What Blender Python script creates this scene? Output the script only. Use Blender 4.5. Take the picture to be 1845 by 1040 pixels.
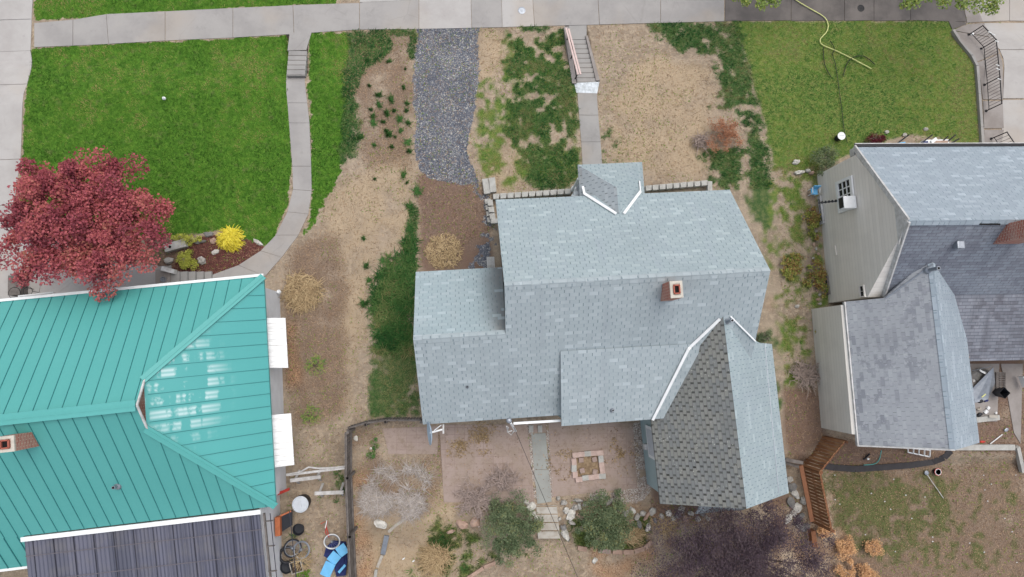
import bpy, math, random
import numpy as np
from mathutils import Vector, noise as mnoise

for o in list(bpy.data.objects): bpy.data.objects.remove(o)
rad = math.radians
rng = np.random.default_rng(7); random.seed(7)
SC = bpy.context.scene

# ------------------------------------------------------------------ camera (drone, 29 m up, almost straight down)
F, CX, CY, HH = 1231.0, 922.5, 520.0, 29.0
n_ = np.array([CX-855.0, 640.0-CY, F]); n_ /= np.linalg.norm(n_)
rx_ = math.sqrt(1-n_[0]**2)
RT = np.array([rx_, 0, n_[0]])
bx_ = -n_[0]*n_[2]/rx_
BK = np.array([bx_, -math.sqrt(1-bx_**2-n_[2]**2), n_[2]])
UP = np.cross(BK, RT)
cam = bpy.data.objects.new('Camera', bpy.data.cameras.new('Camera'))
SC.collection.objects.link(cam); SC.camera = cam
from mathutils import Matrix
cam.matrix_world = Matrix(((RT[0], UP[0], BK[0], 0), (RT[1], UP[1], BK[1], 0), (RT[2], UP[2], BK[2], HH), (0, 0, 0, 1)))
cam.data.sensor_width = 36.0
cam.data.lens = F/1845.0*36.0
cam.data.clip_end = 1500

# ------------------------------------------------------------------ light: overcast sky + very soft sun
SUN_EL, SUN_AZ = 72.0, 38.0          # azimuth clockwise from +Y (the street side)
w = bpy.data.worlds.new('World'); SC.world = w; w.use_nodes = True
wn = w.node_tree.nodes; wl = w.node_tree.links
sky = wn.new('ShaderNodeTexSky'); sky.sky_type = 'NISHITA'; sky.sun_disc = False
sky.sun_elevation = rad(SUN_EL); sky.sun_rotation = rad(SUN_AZ)
sky.air_density = 1.0; sky.dust_density = 4.0; sky.ozone_density = 1.0
hs = wn.new('ShaderNodeHueSaturation'); hs.inputs['Saturation'].default_value = 0.45
wl.new(sky.outputs[0], hs.inputs['Color']); wl.new(hs.outputs[0], wn['Background'].inputs['Color'])
wn['Background'].inputs['Strength'].default_value = 0.15
sd = bpy.data.lights.new('Sun', 'SUN'); sd.energy = 0.8; sd.angle = rad(40); sd.color = (1.0, 0.96, 0.90)
so = bpy.data.objects.new('Sun', sd); SC.collection.objects.link(so)
az = rad(SUN_AZ); el = rad(SUN_EL)
sdir = Vector((math.sin(az)*math.cos(el), math.cos(az)*math.cos(el), math.sin(el)))
so.rotation_euler = sdir.to_track_quat('Z', 'Y').to_euler()
SC.view_settings.view_transform = 'Standard'; SC.view_settings.look = 'None'
SC.view_settings.exposure = 0.48; SC.view_settings.gamma = 1
SC.render.engine = 'CYCLES'; SC.cycles.use_denoising = True
SC.cycles.max_bounces = 6

# ------------------------------------------------------------------ survey helpers: sight line of a photo point to a height
def ray(px, py): return (px-CX)*RT + (CY-py)*UP - F*BK
def P(px, py, z=0.0):
    d = ray(px, py); t = (z-HH)/d[2]
    return Vector((d[0]*t, d[1]*t, z))
def Qa(x, y, z):
    x = np.asarray(x, float); y = np.asarray(y, float); z = np.asarray(z, float)-HH
    a = x*RT[0]+y*RT[1]+z*RT[2]; b = x*UP[0]+y*UP[1]+z*UP[2]; c = -(x*BK[0]+y*BK[1]+z*BK[2])
    return CX+F*a/c, CY-F*b/c
TAB = rng.random((8, 256, 256))
def vn(x, y, s=1.0, seed=0, octv=3):
    x = np.asarray(x, float)/s + 1000.3; y = np.asarray(y, float)/s + 1000.7
    tot = 0; amp = 1; nrm = 0
    for o in range(octv):
        xi = np.floor(x).astype(int); yi = np.floor(y).astype(int)
        fx = x-xi; fy = y-yi; fx = fx*fx*(3-2*fx); fy = fy*fy*(3-2*fy)
        T = TAB[(seed+o) % 8]
        a = T[xi & 255, yi & 255]; b = T[(xi+1) & 255, yi & 255]; c = T[xi & 255, (yi+1) & 255]; d = T[(xi+1) & 255, (yi+1) & 255]
        tot = tot + amp*((a*(1-fx)+b*fx)*(1-fy)+(c*(1-fx)+d*fx)*fy); nrm += amp
        x = x*2.03+17.1; y = y*2.03+5.3; amp *= 0.5
    return tot/nrm
def sm(t): t = np.clip(t, 0, 1); return t*t*(3-2*t)
ST = 1.0                                     # the street lies this much lower than the yards
def gh(x, y, carve=True):
    x = np.asarray(x, float); y = np.asarray(y, float)
    v = y*math.cos(rad(3.3)) - x*math.sin(rad(3.3))
    z = -ST*sm((v-11.75)/2.5)
    back = sm((-6.55-y)/1.5)*sm((x+5.6)/1.6)*(1-sm((x-12.0)/1.0))*0.7
    back2 = sm((-4.15-y)/0.7)*sm((x-12.3)/1.0)*0.5
    z = z - back - back2
    z = z + 0.05*(vn(x, y, 2.2, 3, 3)-0.5)
    if carve:
        px, py = Qa(x, y, z)
        c1 = (px > 514) & (px < 553) & (py > 62) & (py < 134)
        c2 = (px > 1019+(py-44)*.13) & (px < 1056+(py-44)*.19) & (py > 46) & (py < 148)
        z = z - 0.30*(c1 | c2)
    return z
def G(px, py, dz=0.0):
    z = 0.0
    for _ in range(6):
        p = P(px, py, z); z = float(gh(p.x, p.y, False))+dz
    return P(px, py, z)
class Plane:
    def __init__(s, a, b, c):
        s.n = (b-a).cross(c-a).normalized(); s.a = a.copy()
        if s.n.z < 0: s.n = -s.n
    def hit(s, px, py, off=0.0):
        d = Vector(ray(px, py)); o = Vector((0, 0, HH)); a = s.a+s.n*off
        return o+d*((a-o).dot(s.n)/d.dot(s.n))
    def z(s, x, y): return s.a.z-(s.n.x*(x-s.a.x)+s.n.y*(y-s.a.y))/s.n.z

# ------------------------------------------------------------------ materials
def lin(c):
    if isinstance(c, (int, float)): c = (c, c, c)
    return tuple(((v/255)/12.92 if v <= 10 else ((v/255+0.055)/1.055)**2.4) for v in c[:3])+(1.0,)
class NT:
    def __init__(s, name):
        s.m = bpy.data.materials.new(name); s.m.use_nodes = True
        s.t = s.m.node_tree; s.n = s.t.nodes; s.l = s.t.links; s.b = s.n['Principled BSDF']
    def put(s, sock, v):
        if hasattr(v, 'node'): s.l.new(v, sock)
        elif v is not None: sock.default_value = v
    def math(s, op, a, b=None, c=None, clamp=False):
        n = s.n.new('ShaderNodeMath'); n.operation = op; n.use_clamp = clamp
        s.put(n.inputs[0], a); s.put(n.inputs[1], b)
        if c is not None: s.put(n.inputs[2], c)
        return n.outputs[0]
    def mix(s, f, a, b, mode='MIX'):
        n = s.n.new('ShaderNodeMix'); n.data_type = 'RGBA'; n.blend_type = mode
        s.put(n.inputs['Factor'], f); s.put(n.inputs[6], a); s.put(n.inputs[7], b)
        return n.outputs[2]
    def noise(s, vec, scale, detail=3, rough=0.55, out='Fac', dist=0.0):
        n = s.n.new('ShaderNodeTexNoise'); n.inputs['Scale'].default_value = scale
        n.inputs['Detail'].default_value = detail; n.inputs['Roughness'].default_value = rough
        n.inputs['Distortion'].default_value = dist
        s.put(n.inputs['Vector'], vec); return n.outputs[out]
    def ramp(s, f, stops):
        n = s.n.new('ShaderNodeValToRGB'); e = n.color_ramp.elements
        while len(e) < len(stops): e.new(0.5)
        for q, (p, c) in zip(e, stops): q.position = p; q.color = c if len(c) == 4 else tuple(c)+(1,)
        s.put(n.inputs[0], f); return n.outputs[0]
    def step(s, f, a, b):
        n = s.n.new('ShaderNodeMapRange'); n.interpolation_type = 'SMOOTHSTEP'
        s.put(n.inputs[0], f); n.inputs[1].default_value = a; n.inputs[2].default_value = b
        return n.outputs[0]
    def tc(s, k='Object'): return s.n.new('ShaderNodeTexCoord').outputs[k]
    def pos(s): return s.n.new('ShaderNodeNewGeometry').outputs['Position']
    def attr(s, nm, out='Fac'):
        n = s.n.new('ShaderNodeAttribute'); n.attribute_name = nm; return n.outputs[out]
    def vor(s, vec, scale, out='Color', feat='F1'):
        n = s.n.new('ShaderNodeTexVoronoi'); n.inputs['Scale'].default_value = scale; n.feature = feat
        s.put(n.inputs['Vector'], vec); return n.outputs[out]
    def bump(s, h, d=0.02, st=0.5):
        n = s.n.new('ShaderNodeBump'); n.inputs['Distance'].default_value = d; n.inputs['Strength'].default_value = st
        s.put(n.inputs['Height'], h); s.l.new(n.outputs[0], s.b.inputs['Normal'])
    def done(s, col=None, rough=0.8, metal=0.0, spec=0.3):
        if col is not None: s.put(s.b.inputs['Base Color'], col)
        s.put(s.b.inputs['Roughness'], rough); s.b.inputs['Metallic'].default_value = metal
        s.b.inputs['Specular IOR Level'].default_value = spec
        return s.m
def scal(c, k): return tuple(min(1, v*k) for v in c[:3])+(1.0,)
def plain(name, c, rough=0.7, var=0.25, scale=6.0, metal=0.0, spec=0.3, c2=None, bump=0.0, fine=60.0):
    t = NT(name); p = t.pos(); c = lin(c)
    c2 = lin(c2) if c2 is not None else scal(c, 1-var)
    f = t.step(t.noise(p, scale, 5, 0.65), 0.35, 0.68)
    col = t.mix(f, c, c2)
    col = t.mix(t.math('MULTIPLY', t.noise(p, fine, 2), 0.5), col, scal(c, 1-var*1.2))
    if bump: t.bump(t.noise(p, fine, 3), bump, 0.6)
    return t.done(col, rough, metal, spec)
def concrete(name, c, c2, crack=0.05):
    t = NT(name); p = t.pos()
    col = t.mix(t.step(t.noise(p, 0.8, 5, 0.65), 0.35, 0.7), lin(c), lin(c2))
    col = t.mix(t.math('MULTIPLY', t.step(t.noise(p, 2.6, 6, 0.75), 0.56, 0.72), 0.45), col, scal(lin(c2), 0.72))
    col = t.mix(t.math('MULTIPLY', t.step(t.noise(p, 0.35, 3), 0.5, 0.7), 0.3), col, lin((168, 152, 132)))
    dv = t.vor(t.mix(0.10, p, t.noise(p, 3.0, 3, out='Color')), 0.42, 'Distance', 'DISTANCE_TO_EDGE')
    col = t.mix(t.math('MULTIPLY', t.math('MULTIPLY', t.step(dv, 0.012, 0.003), t.step(t.noise(p, 0.5, 2), 0.5, 0.6)), crack*2.2), col, lin((84, 76, 68)))
    col = t.mix(t.math('MULTIPLY', t.noise(p, 45.0, 3, 0.7), 0.35), col, scal(lin(c), 0.72))
    return t.done(col, 0.92, 0, 0.2)
def shingle(name, c1, c2, slot=(96, 114, 120), slotw=0.030, line=0.08, moss=0.0, mossc=(92, 92, 88), stain=None, TW=0.333, RH=0.145, dash=0.84, speck=0.0, streak=0.25, curl=0.0):
    t = NT(name); uv = t.tc('UV')
    sp = t.n.new('ShaderNodeSeparateXYZ'); t.l.new(uv, sp.inputs[0]); u, v = sp.outputs[0], sp.outputs[1]
    wob = t.math('MULTIPLY', t.math('SUBTRACT', t.noise(uv, 1.3, 2), 0.5), 0.03)
    v2 = t.math('ADD', v, wob)
    rv = t.math('DIVIDE', v2, RH); row = t.math('FLOOR', rv); fr = t.math('SUBTRACT', rv, row)
    wn_ = t.n.new('ShaderNodeTexWhiteNoise'); wn_.noise_dimensions = '1D'; t.l.new(row, wn_.inputs['W'])
    off = t.math('ADD', t.math('MULTIPLY', t.math('MODULO', row, 2.0), 0.5), t.math('MULTIPLY', wn_.outputs[0], 0.22))
    ru = t.math('ADD', t.math('DIVIDE', u, TW), off); ci = t.math('FLOOR', ru); fu = t.math('SUBTRACT', ru, ci)
    cb = t.n.new('ShaderNodeCombineXYZ'); t.l.new(ci, cb.inputs[0]); t.l.new(row, cb.inputs[1])
    w2 = t.n.new('ShaderNodeTexWhiteNoise'); t.l.new(cb.outputs[0], w2.inputs['Vector'])
    c3 = t.n.new('ShaderNodeCombineXYZ'); t.l.new(t.math('FLOOR', t.math('DIVIDE', t.math('ADD', ru, t.math('MULTIPLY', wn_.outputs[0], 7.0)), 3.0)), c3.inputs[0]); t.l.new(row, c3.inputs[1])
    w3 = t.n.new('ShaderNodeTexWhiteNoise'); t.l.new(c3.outputs[0], w3.inputs['Vector'])
    r = t.math('ADD', t.math('MULTIPLY', w2.outputs[0], 0.7), t.math('MULTIPLY', w3.outputs[0], 0.3))
    col = t.mix(t.step(r, 0.3, 0.95), lin(c1), lin(c2))
    # weather streaks running down the slope
    mp = t.n.new('ShaderNodeMapping'); mp.inputs['Scale'].default_value = (2.2, 0.35, 1); t.l.new(uv, mp.inputs[0])
    st = t.step(t.noise(mp.outputs[0], 1.0, 4), 0.42, 0.75)
    col = t.mix(t.math('MULTIPLY', st, streak), col, lin(mossc))
    if moss:
        m = t.math('ADD', t.noise(uv, 0.8, 5, 0.7), t.math('MULTIPLY', t.math('SUBTRACT', w2.outputs[0], 0.5), 0.25))
        col = t.mix(t.math('MULTIPLY', t.step(m, 0.62-moss*0.4, 0.75-moss*0.3), 0.85), col, lin(mossc))
    if stain:      # (u0, u1): old dirt washed along the wall joint
        s_ = t.step(t.math('ADD', u, t.math('MULTIPLY', t.math('SUBTRACT', t.noise(uv, 1.6, 4), 0.5), 0.5)), stain[0], stain[1])
        col = t.mix(t.math('MULTIPLY', s_, 0.8), col, lin(stain[2]))
    sw = t.math('MULTIPLY', t.math('LESS_THAN', fu, slotw/TW), t.math('LESS_THAN', t.math('ABSOLUTE', t.math('SUBTRACT', fr, 0.5)), dash/2))
    sw = t.math('MULTIPLY', sw, t.math('ADD', 0.6, t.math('MULTIPLY', w2.outputs[0], 0.4)))
    sw = t.math('MULTIPLY', sw, t.math('ADD', 0.65, t.math('MULTIPLY', t.step(t.noise(uv, 0.9, 3), 0.35, 0.62), 0.35)))
    col = t.mix(sw, col, lin(slot))
    col = t.mix(t.math('MULTIPLY', t.math('GREATER_THAN', w2.outputs[0], 0.93), 0.0 if moss > 0.25 else 0.45), col, scal(lin(c2), 1.22))
    pt_ = t.step(t.noise(uv, 0.33, 4, 0.6), 0.5, 0.66)
    col = t.mix(t.math('MULTIPLY', pt_, 0.22), col, scal(lin(c1), 0.72))
    ln = t.math('MULTIPLY', t.math('LESS_THAN', fr, 0.14), line)
    col = t.mix(ln, col, lin(slot))
    if speck:
        vv = t.vor(uv, 11.0, 'Distance')
        on = t.math('MULTIPLY', t.step(vv, 0.30, 0.16), t.step(t.noise(uv, 2.0, 4), 0.62-speck*0.2, 0.72))
        col = t.mix(t.math('MULTIPLY', on, 0.8), col, lin((206, 205, 192)))
    if curl:      # lifted and torn tabs show the darker mat below
        reg = t.step(t.noise(uv, 0.5, 3), 0.36, 0.60)
        on = t.math('MULTIPLY', t.step(t.math('ADD', w2.outputs[0], t.math('MULTIPLY', t.math('SUBTRACT', t.noise(uv, 5.0, 4, 0.7), 0.5), 2.2)), 0.62, 0.80), reg)
        col = t.mix(t.math('MULTIPLY', on, curl), col, lin((108, 112, 121)))
        ed = t.math('MULTIPLY', t.step(t.noise(uv, 7.0, 3, 0.7), 0.60, 0.66), reg)
        col = t.mix(t.math('MULTIPLY', ed, 0.6), col, lin((178, 180, 184)))
    col = t.mix(t.math('MULTIPLY', t.noise(uv, 38.0, 2), 0.22), col, scal(lin(c1), 0.6))
    t.bump(t.math('ADD', t.math('MULTIPLY', fr, -1.0), t.noise(uv, 60, 2)), 0.012, 0.7)
    return t.done(col, 0.82, 0, 0.35)

M = {}
M['shingle'] = shingle('shingle', (150, 164, 168), (160, 173, 176), mossc=(150, 158, 170))
M['shingle_rear'] = shingle('shingle_rear', (158, 169, 173), (169, 179, 183), mossc=(146, 155, 161), streak=0.45)
M['shingle_wing'] = shingle('shingle_wing', (152, 168, 173), (162, 176, 181), mossc=(158, 166, 169), stain=(19.0, 20.1, (108, 104, 102)))
M['shingle_moss'] = shingle('shingle_moss', (128, 131, 130), (152, 153, 150), slot=(44, 42, 38), slotw=0.075, line=0.38, moss=0.5, mossc=(138, 138, 131), speck=0.8, streak=0.4, dash=0.9)
M['shingle_porch'] = shingle('shingle_porch', (166, 174, 178), (182, 189, 192), slot=(80, 84, 86), moss=0.25, mossc=(152, 154, 154))
M['shingle_neighbour'] = shingle('shingle_neighbour', (146, 158, 167), (160, 171, 180), mossc=(140, 148, 160), slotw=0.022)
M['shingle_old'] = shingle('shingle_old', (134, 141, 151), (152, 158, 167), slot=(70, 72, 82), slotw=0.02, line=0.55, moss=0.4, mossc=(112, 115, 126), streak=0.8)
M['shingle_worn'] = shingle('shingle_worn', (154, 158, 163), (168, 172, 176), slot=(104, 107, 113), moss=0.3, mossc=(136, 139, 146), curl=0.5, streak=0.3, slotw=0.02)
M['shingle_flare'] = shingle('shingle_flare', (122, 126, 135), (144, 147, 155), slot=(62, 62, 70), slotw=0.015, line=0.8, moss=0.3, mossc=(92, 92, 100), streak=0.7, RH=0.14)
def teal():
    t = NT('teal_metal'); p = t.pos()
    c = t.mix(t.noise(p, 0.5, 4), lin((68, 146, 143)), lin((78, 156, 152)))
    c = t.mix(t.math('MULTIPLY', t.noise(p, 9.0, 5, 0.7), 0.35), c, lin((96, 172, 164)))
    return t.done(c, 0.5, 0.0, 0.5)
M['teal'] = teal()
def teal_glare():
    t = NT('teal_glare_metal'); uv = t.tc('UV'); p = t.pos()
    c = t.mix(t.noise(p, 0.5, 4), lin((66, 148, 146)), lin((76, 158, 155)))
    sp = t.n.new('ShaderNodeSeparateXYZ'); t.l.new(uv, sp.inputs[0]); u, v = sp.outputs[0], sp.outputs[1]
    # pale sky glare painted into the colour between the seams, strongest below the gablet
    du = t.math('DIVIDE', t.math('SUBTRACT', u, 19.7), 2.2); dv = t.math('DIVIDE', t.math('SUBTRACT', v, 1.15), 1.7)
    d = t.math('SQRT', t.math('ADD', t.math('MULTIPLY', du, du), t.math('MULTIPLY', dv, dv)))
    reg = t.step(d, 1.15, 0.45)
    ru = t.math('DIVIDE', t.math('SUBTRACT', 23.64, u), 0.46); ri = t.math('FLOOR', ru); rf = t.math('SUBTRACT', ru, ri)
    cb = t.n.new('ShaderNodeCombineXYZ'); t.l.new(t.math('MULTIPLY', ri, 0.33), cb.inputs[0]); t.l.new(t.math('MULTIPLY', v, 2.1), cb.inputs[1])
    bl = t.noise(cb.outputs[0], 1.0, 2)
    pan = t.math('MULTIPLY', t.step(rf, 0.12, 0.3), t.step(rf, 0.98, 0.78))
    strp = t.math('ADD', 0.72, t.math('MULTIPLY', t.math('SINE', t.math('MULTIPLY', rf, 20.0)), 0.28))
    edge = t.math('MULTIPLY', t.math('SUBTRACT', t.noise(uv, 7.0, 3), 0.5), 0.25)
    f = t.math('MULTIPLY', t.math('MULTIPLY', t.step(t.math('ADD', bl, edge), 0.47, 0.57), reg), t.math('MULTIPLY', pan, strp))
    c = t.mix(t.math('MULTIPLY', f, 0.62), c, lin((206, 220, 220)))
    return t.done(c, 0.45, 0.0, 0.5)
M['teal_glare'] = teal_glare()
M['teal_seam'] = plain('teal_seam', (44, 118, 120), 0.5, 0.2)
M['white'] = plain('white_paint', (228, 230, 230), 0.6, 0.12, 3)
def awn():
    t = NT('streaked_white_awning'); p = t.pos(); mp = t.n.new('ShaderNodeMapping'); mp.inputs['Scale'].default_value = (1.2, 16, 1); t.l.new(p, mp.inputs[0])
    return t.done(t.mix(t.math('MULTIPLY', t.step(t.noise(mp.outputs[0], 1.0, 4, .7), .5, .72), .7), lin((234, 234, 233)), lin((178, 174, 166))), .6)
M['awning'] = awn()
M['white_dirty'] = plain('weathered_white_paint', (205, 205, 204), 0.7, 0.3, 5, c2=(170, 168, 164))
M['stucco'] = plain('white_stucco', (218, 219, 222), 0.85, 0.12, 2, bump=0.02, fine=30)
M['siding_blue'] = plain('blue_grey_siding', (160, 180, 182), 0.6, 0.12, 2)
def siding():
    t = NT('grey_lap_siding'); p = t.pos()
    sp = t.n.new('ShaderNodeSeparateXYZ'); t.l.new(p, sp.inputs[0])
    fr = t.math('FRACT', t.math('DIVIDE', sp.outputs[2], 0.21)); ln = t.math('LESS_THAN', fr, 0.12)
    row = t.math('FLOOR', t.math('DIVIDE', sp.outputs[2], 0.21))
    w_ = t.n.new('ShaderNodeTexWhiteNoise'); w_.noise_dimensions = '1D'; t.l.new(row, w_.inputs['W'])
    c = t.mix(w_.outputs[0], lin((216, 211, 203)), lin((224, 219, 211)))
    c = t.mix(t.math('MULTIPLY', t.step(t.noise(p, 1.2, 5), 0.4, 0.7), 0.4), c, lin((202, 197, 190)))
    c = t.mix(t.math('MULTIPLY', ln, 0.3), c, lin((176, 171, 165)))
    t.bump(fr, 0.006, 0.4)
    return t.done(c, 0.75)
M['siding'] = siding()
M['concrete'] = concrete('concrete', (156, 153, 150), (142, 139, 137))
M['concrete_light'] = concrete('pale_concrete', (172, 169, 166), (160, 156, 153))
M['concrete_grey'] = concrete('grey_concrete', (152, 150, 147), (136, 134, 132))
M['concrete_path'] = plain('greenish_concrete', (150, 152, 147), 0.9, 0.16, 1.5, c2=(138, 138, 133), fine=40)
M['concrete_dark'] = plain('damp_and_shade_dark_concrete', (112, 106, 102), 0.85, 0.35, 0.8, c2=(84, 80, 78), fine=30)
M['concrete_band'] = plain('stained_concrete', (148, 142, 138), 0.9, 0.25, 1.1, c2=(128, 121, 116), fine=40)
M['plaster'] = plain('fresh_cement_patch', (214, 220, 224), 0.9, 0.25, 7.0, c2=(170, 176, 178), bump=0.03)
M['block'] = plain('concrete_block', (176, 175, 170), 0.92, 0.25, 4.0, c2=(156, 154, 148), bump=0.02)
M['dark'] = plain('dark_hollow', (24, 22, 22), 0.9, 0.2)
M['black'] = plain('black_iron', (26, 26, 30), 0.5, 0.2)
M['plastic_black'] = plain('black_plastic', (38, 40, 46), 0.5, 0.3, 8)
M['glass'] = plain('dark_glass', (46, 52, 58), 0.15, 0.4, 3, spec=0.6)
M['wood_grey'] = plain('weathered_grey_wood', (122, 116, 112), 0.9, 0.4, 3, c2=(92, 86, 82))
M['wood_pale'] = plain('pale_weathered_wood', (176, 170, 160), 0.9, 0.3, 4, c2=(150, 142, 132))
M['wood_white'] = plain('peeling_white_wood', (196, 194, 192), 0.9, 0.3, 5, c2=(158, 154, 150))
M['wood_pink'] = plain('faded_pink_wood', (206, 184, 178), 0.8, 0.2, 4)
M['flue'] = plain('terracotta_flue', (168, 96, 80), 0.8, 0.3, 6)
M['mortar'] = plain('mortar_cap', (196, 190, 178), 0.9, 0.25, 6)
M['rock'] = plain('pale_grey_rock', (182, 178, 170), 0.9, 0.3, 5, c2=(150, 146, 140), bump=0.03)
M['rock_white'] = plain('whitish_rock', (214, 211, 203), 0.9, 0.3, 6, c2=(160, 156, 148), bump=0.03)
M['rock_pink'] = plain('pinkish_rock', (176, 150, 134), 0.9, 0.3, 5, c2=(150, 124, 108), bump=0.03)
M['rock_dark'] = plain('dark_slate_rock', (138, 136, 134), 0.9, 0.35, 5, c2=(110, 108, 104), bump=0.03)
M['bark'] = plain('bark', (92, 80, 72), 0.9, 0.35, 8)
M['twig'] = plain('dead_twig', (166, 150, 140), 0.9, 0.3, 10)
M['hose_yellow'] = plain('pale_yellow_hose', (206, 208, 140), 0.5, 0.1)
M['hose_black'] = plain('black_hose', (38, 42, 34), 0.6, 0.1)
M['blue'] = plain('light_blue_fabric', (110, 180, 224), 0.8, 0.15, 5)
M['navy'] = plain('navy_fabric', (44, 54, 104), 0.85, 0.3, 5)
M['orange_wood'] = plain('orange_stained_wood', (176, 102, 66), 0.6, 0.2, 6)
M['red'] = plain('red_plastic', (186, 60, 50), 0.5, 0.2)
M['grey_plastic'] = plain('pale_grey_plastic', (192, 198, 204), 0.5, 0.12, 6)
M['galv'] = plain('galvanised_metal', (150, 156, 164), 0.4, 0.2, 8, metal=0.5)
M['dish'] = plain('dish_grey_paint', (160, 176, 190), 0.45, 0.06, 3)
M['black_edging'] = plain('black_rubber_edging', (62, 60, 62), 0.8, 0.3, 5)
M['ring_brick'] = plain('faded_pink_brick', (188, 166, 156), 0.9, 0.25, 6, c2=(164, 142, 134))
M['pale_tread'] = plain('pale_stone_tread', (176, 172, 164), 0.9, 0.2, 3, c2=(150, 142, 130))
M['litter_soil'] = plain('dry_litter_soil', (150, 130, 104), 0.95, 0.4, 9, c2=(112, 92, 72))
M['batten_grey'] = plain('grey_lilac_batten', (104, 100, 106), .7, .2)
M['lap_dark'] = plain('dark_sheet_lap', (52, 53, 64), .6, .2)
M['pot_soil'] = plain('potting_soil', (78, 64, 54), 0.95, 0.4, 12)
def fencewood():
    t = NT('brown_stained_boards'); uv = t.tc('UV')
    sp = t.n.new('ShaderNodeSeparateXYZ'); t.l.new(uv, sp.inputs[0])
    k = t.math('DIVIDE', sp.outputs[0], 0.14); fl = t.math('FLOOR', k); fr = t.math('SUBTRACT', k, fl)
    w_ = t.n.new('ShaderNodeTexWhiteNoise'); w_.noise_dimensions = '1D'; t.l.new(fl, w_.inputs['W'])
    c = t.mix(w_.outputs[0], lin((150, 106, 74)), lin((120, 80, 54)))
    mp = t.n.new('ShaderNodeMapping'); mp.inputs['Scale'].default_value = (9, 1.1, 1); t.l.new(uv, mp.inputs[0])
    c = t.mix(t.math('MULTIPLY', t.step(t.noise(mp.outputs[0], 1.0, 4), 0.45, 0.7), 0.6), c, lin((172, 136, 100)))
    c = t.mix(t.math('LESS_THAN', fr, 0.1), c, lin((50, 34, 26)))
    return t.done(c, 0.75)
M['fence_brown'] = fencewood()
M['wood_brown'] = plain('brown_stained_rail', (124, 82, 56), 0.75, 0.3, 5)
def brickm(name, c1, c2, mo, sc=1.0, bw=0.2, bh=0.075, ms=0.012):
    t = NT(name); uv = t.tc('UV')
    b = t.n.new('ShaderNodeTexBrick'); t.l.new(uv, b.inputs['Vector'])
    b.inputs['Scale'].default_value = 1.0; b.inputs['Brick Width'].default_value = bw; b.inputs['Row Height'].default_value = bh
    b.inputs['Mortar Size'].default_value = ms; b.inputs['Color1'].default_value = lin(c1); b.inputs['Color2'].default_value = lin(c2); b.inputs['Mortar'].default_value = lin(mo)
    c = t.mix(t.math('MULTIPLY', t.step(t.noise(t.pos(), 1.1, 5, 0.65), 0.42, 0.66), 0.5), b.outputs[0], lin(mo))
    c = t.mix(t.math('MULTIPLY', t.noise(t.pos(), 40, 2), 0.3), c, scal(lin(c1), 0.55))
    return t.done(c, 0.9)
M['brick'] = brickm('red_brick', (176, 98, 80), (150, 84, 72), (186, 166, 152))
M['paver'] = brickm('pink_paver', (166, 146, 138), (152, 132, 126), (140, 124, 110), bw=0.3, bh=0.3, ms=0.010)
def patio_mat():
    t = NT('weathered_patio_pavers'); uv = t.tc('UV'); p = t.pos()
    b = t.n.new('ShaderNodeTexBrick'); t.l.new(uv, b.inputs['Vector'])
    b.inputs['Scale'].default_value = 1.0; b.inputs['Brick Width'].default_value = 0.40; b.inputs['Row Height'].default_value = 0.30; b.offset = 0.0
    b.inputs['Mortar Size'].default_value = 0.012; b.inputs['Color1'].default_value = lin((164, 148, 141)); b.inputs['Color2'].default_value = lin((152, 136, 129)); b.inputs['Mortar'].default_value = lin((138, 120, 112))
    # soil and moss have filled many of the joints
    c = t.mix(t.math('MULTIPLY', t.step(t.noise(p, 0.7, 4), 0.36, 0.56), 0.85), b.outputs[0], lin((156, 141, 133)))
    c = t.mix(t.math('MULTIPLY', t.step(t.noise(p, 1.3, 5, 0.7), 0.42, 0.68), 0.65), c, lin((142, 128, 112)))
    c = t.mix(t.math('MULTIPLY', t.step(t.noise(p, 3.6, 6, 0.8), 0.50, 0.62), 0.55), c, lin((126, 110, 94)))
    c = t.mix(t.math('MULTIPLY', t.noise(p, 30, 3, 0.7), 0.5), c, lin((124, 106, 94)))
    return t.done(c, 0.92)
M['patio'] = patio_mat()
def patio_roof():
    t = NT('dark_corrugated_panels'); uv = t.tc('UV'); p = t.pos()
    sp = t.n.new('ShaderNodeSeparateXYZ'); t.l.new(uv, sp.inputs[0])
    fl = t.math('FLOOR', t.math('DIVIDE', sp.outputs[0], 0.72)); w_ = t.n.new('ShaderNodeTexWhiteNoise'); w_.noise_dimensions = '1D'; t.l.new(fl, w_.inputs['W'])
    c = t.mix(w_.outputs[0], lin((74, 76, 90)), lin((92, 93, 108)))
    st_ = t.math('LESS_THAN', t.math('FRACT', t.math('DIVIDE', sp.outputs[0], 0.115)), 0.42)
    c = t.mix(t.math('MULTIPLY', st_, t.math('MULTIPLY', t.step(sp.outputs[0], 0.5, 7.0), 0.55)), c, lin((50, 51, 64)))
    c = t.mix(t.math('MULTIPLY', t.step(t.noise(p, 1.6, 5), 0.45, 0.7), 0.4), c, lin((104, 100, 98)))
    return t.done(c, 0.4, 0, 0.5)
M['patio_roof'] = patio_roof()
def tinted(name, stops, rough=0.8, trans=0.0):
    t = NT(name); f = t.attr('tint')
    n = len(stops); col = t.ramp(f, [(i/(n-1), lin(c)) for i, c in enumerate(stops)])
    t.done(col, rough, 0, 0.25)
    if trans:
        tr = t.n.new('ShaderNodeBsdfTranslucent'); t.l.new(col, tr.inputs[0])
        mx = t.n.new('ShaderNodeMixShader'); mx.inputs[0].default_value = trans
        t.l.new(t.b.outputs[0], mx.inputs[1]); t.l.new(tr.outputs[0], mx.inputs[2])
        t.l.new(mx.outputs[0], t.n['Material Output'].inputs['Surface'])
    return t.m
M['maple'] = tinted('red_maple_leaves', [(100, 50, 58), (134, 66, 76), (160, 80, 89), (186, 104, 102), (154, 104, 84)], 0.6, 0.25)
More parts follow.
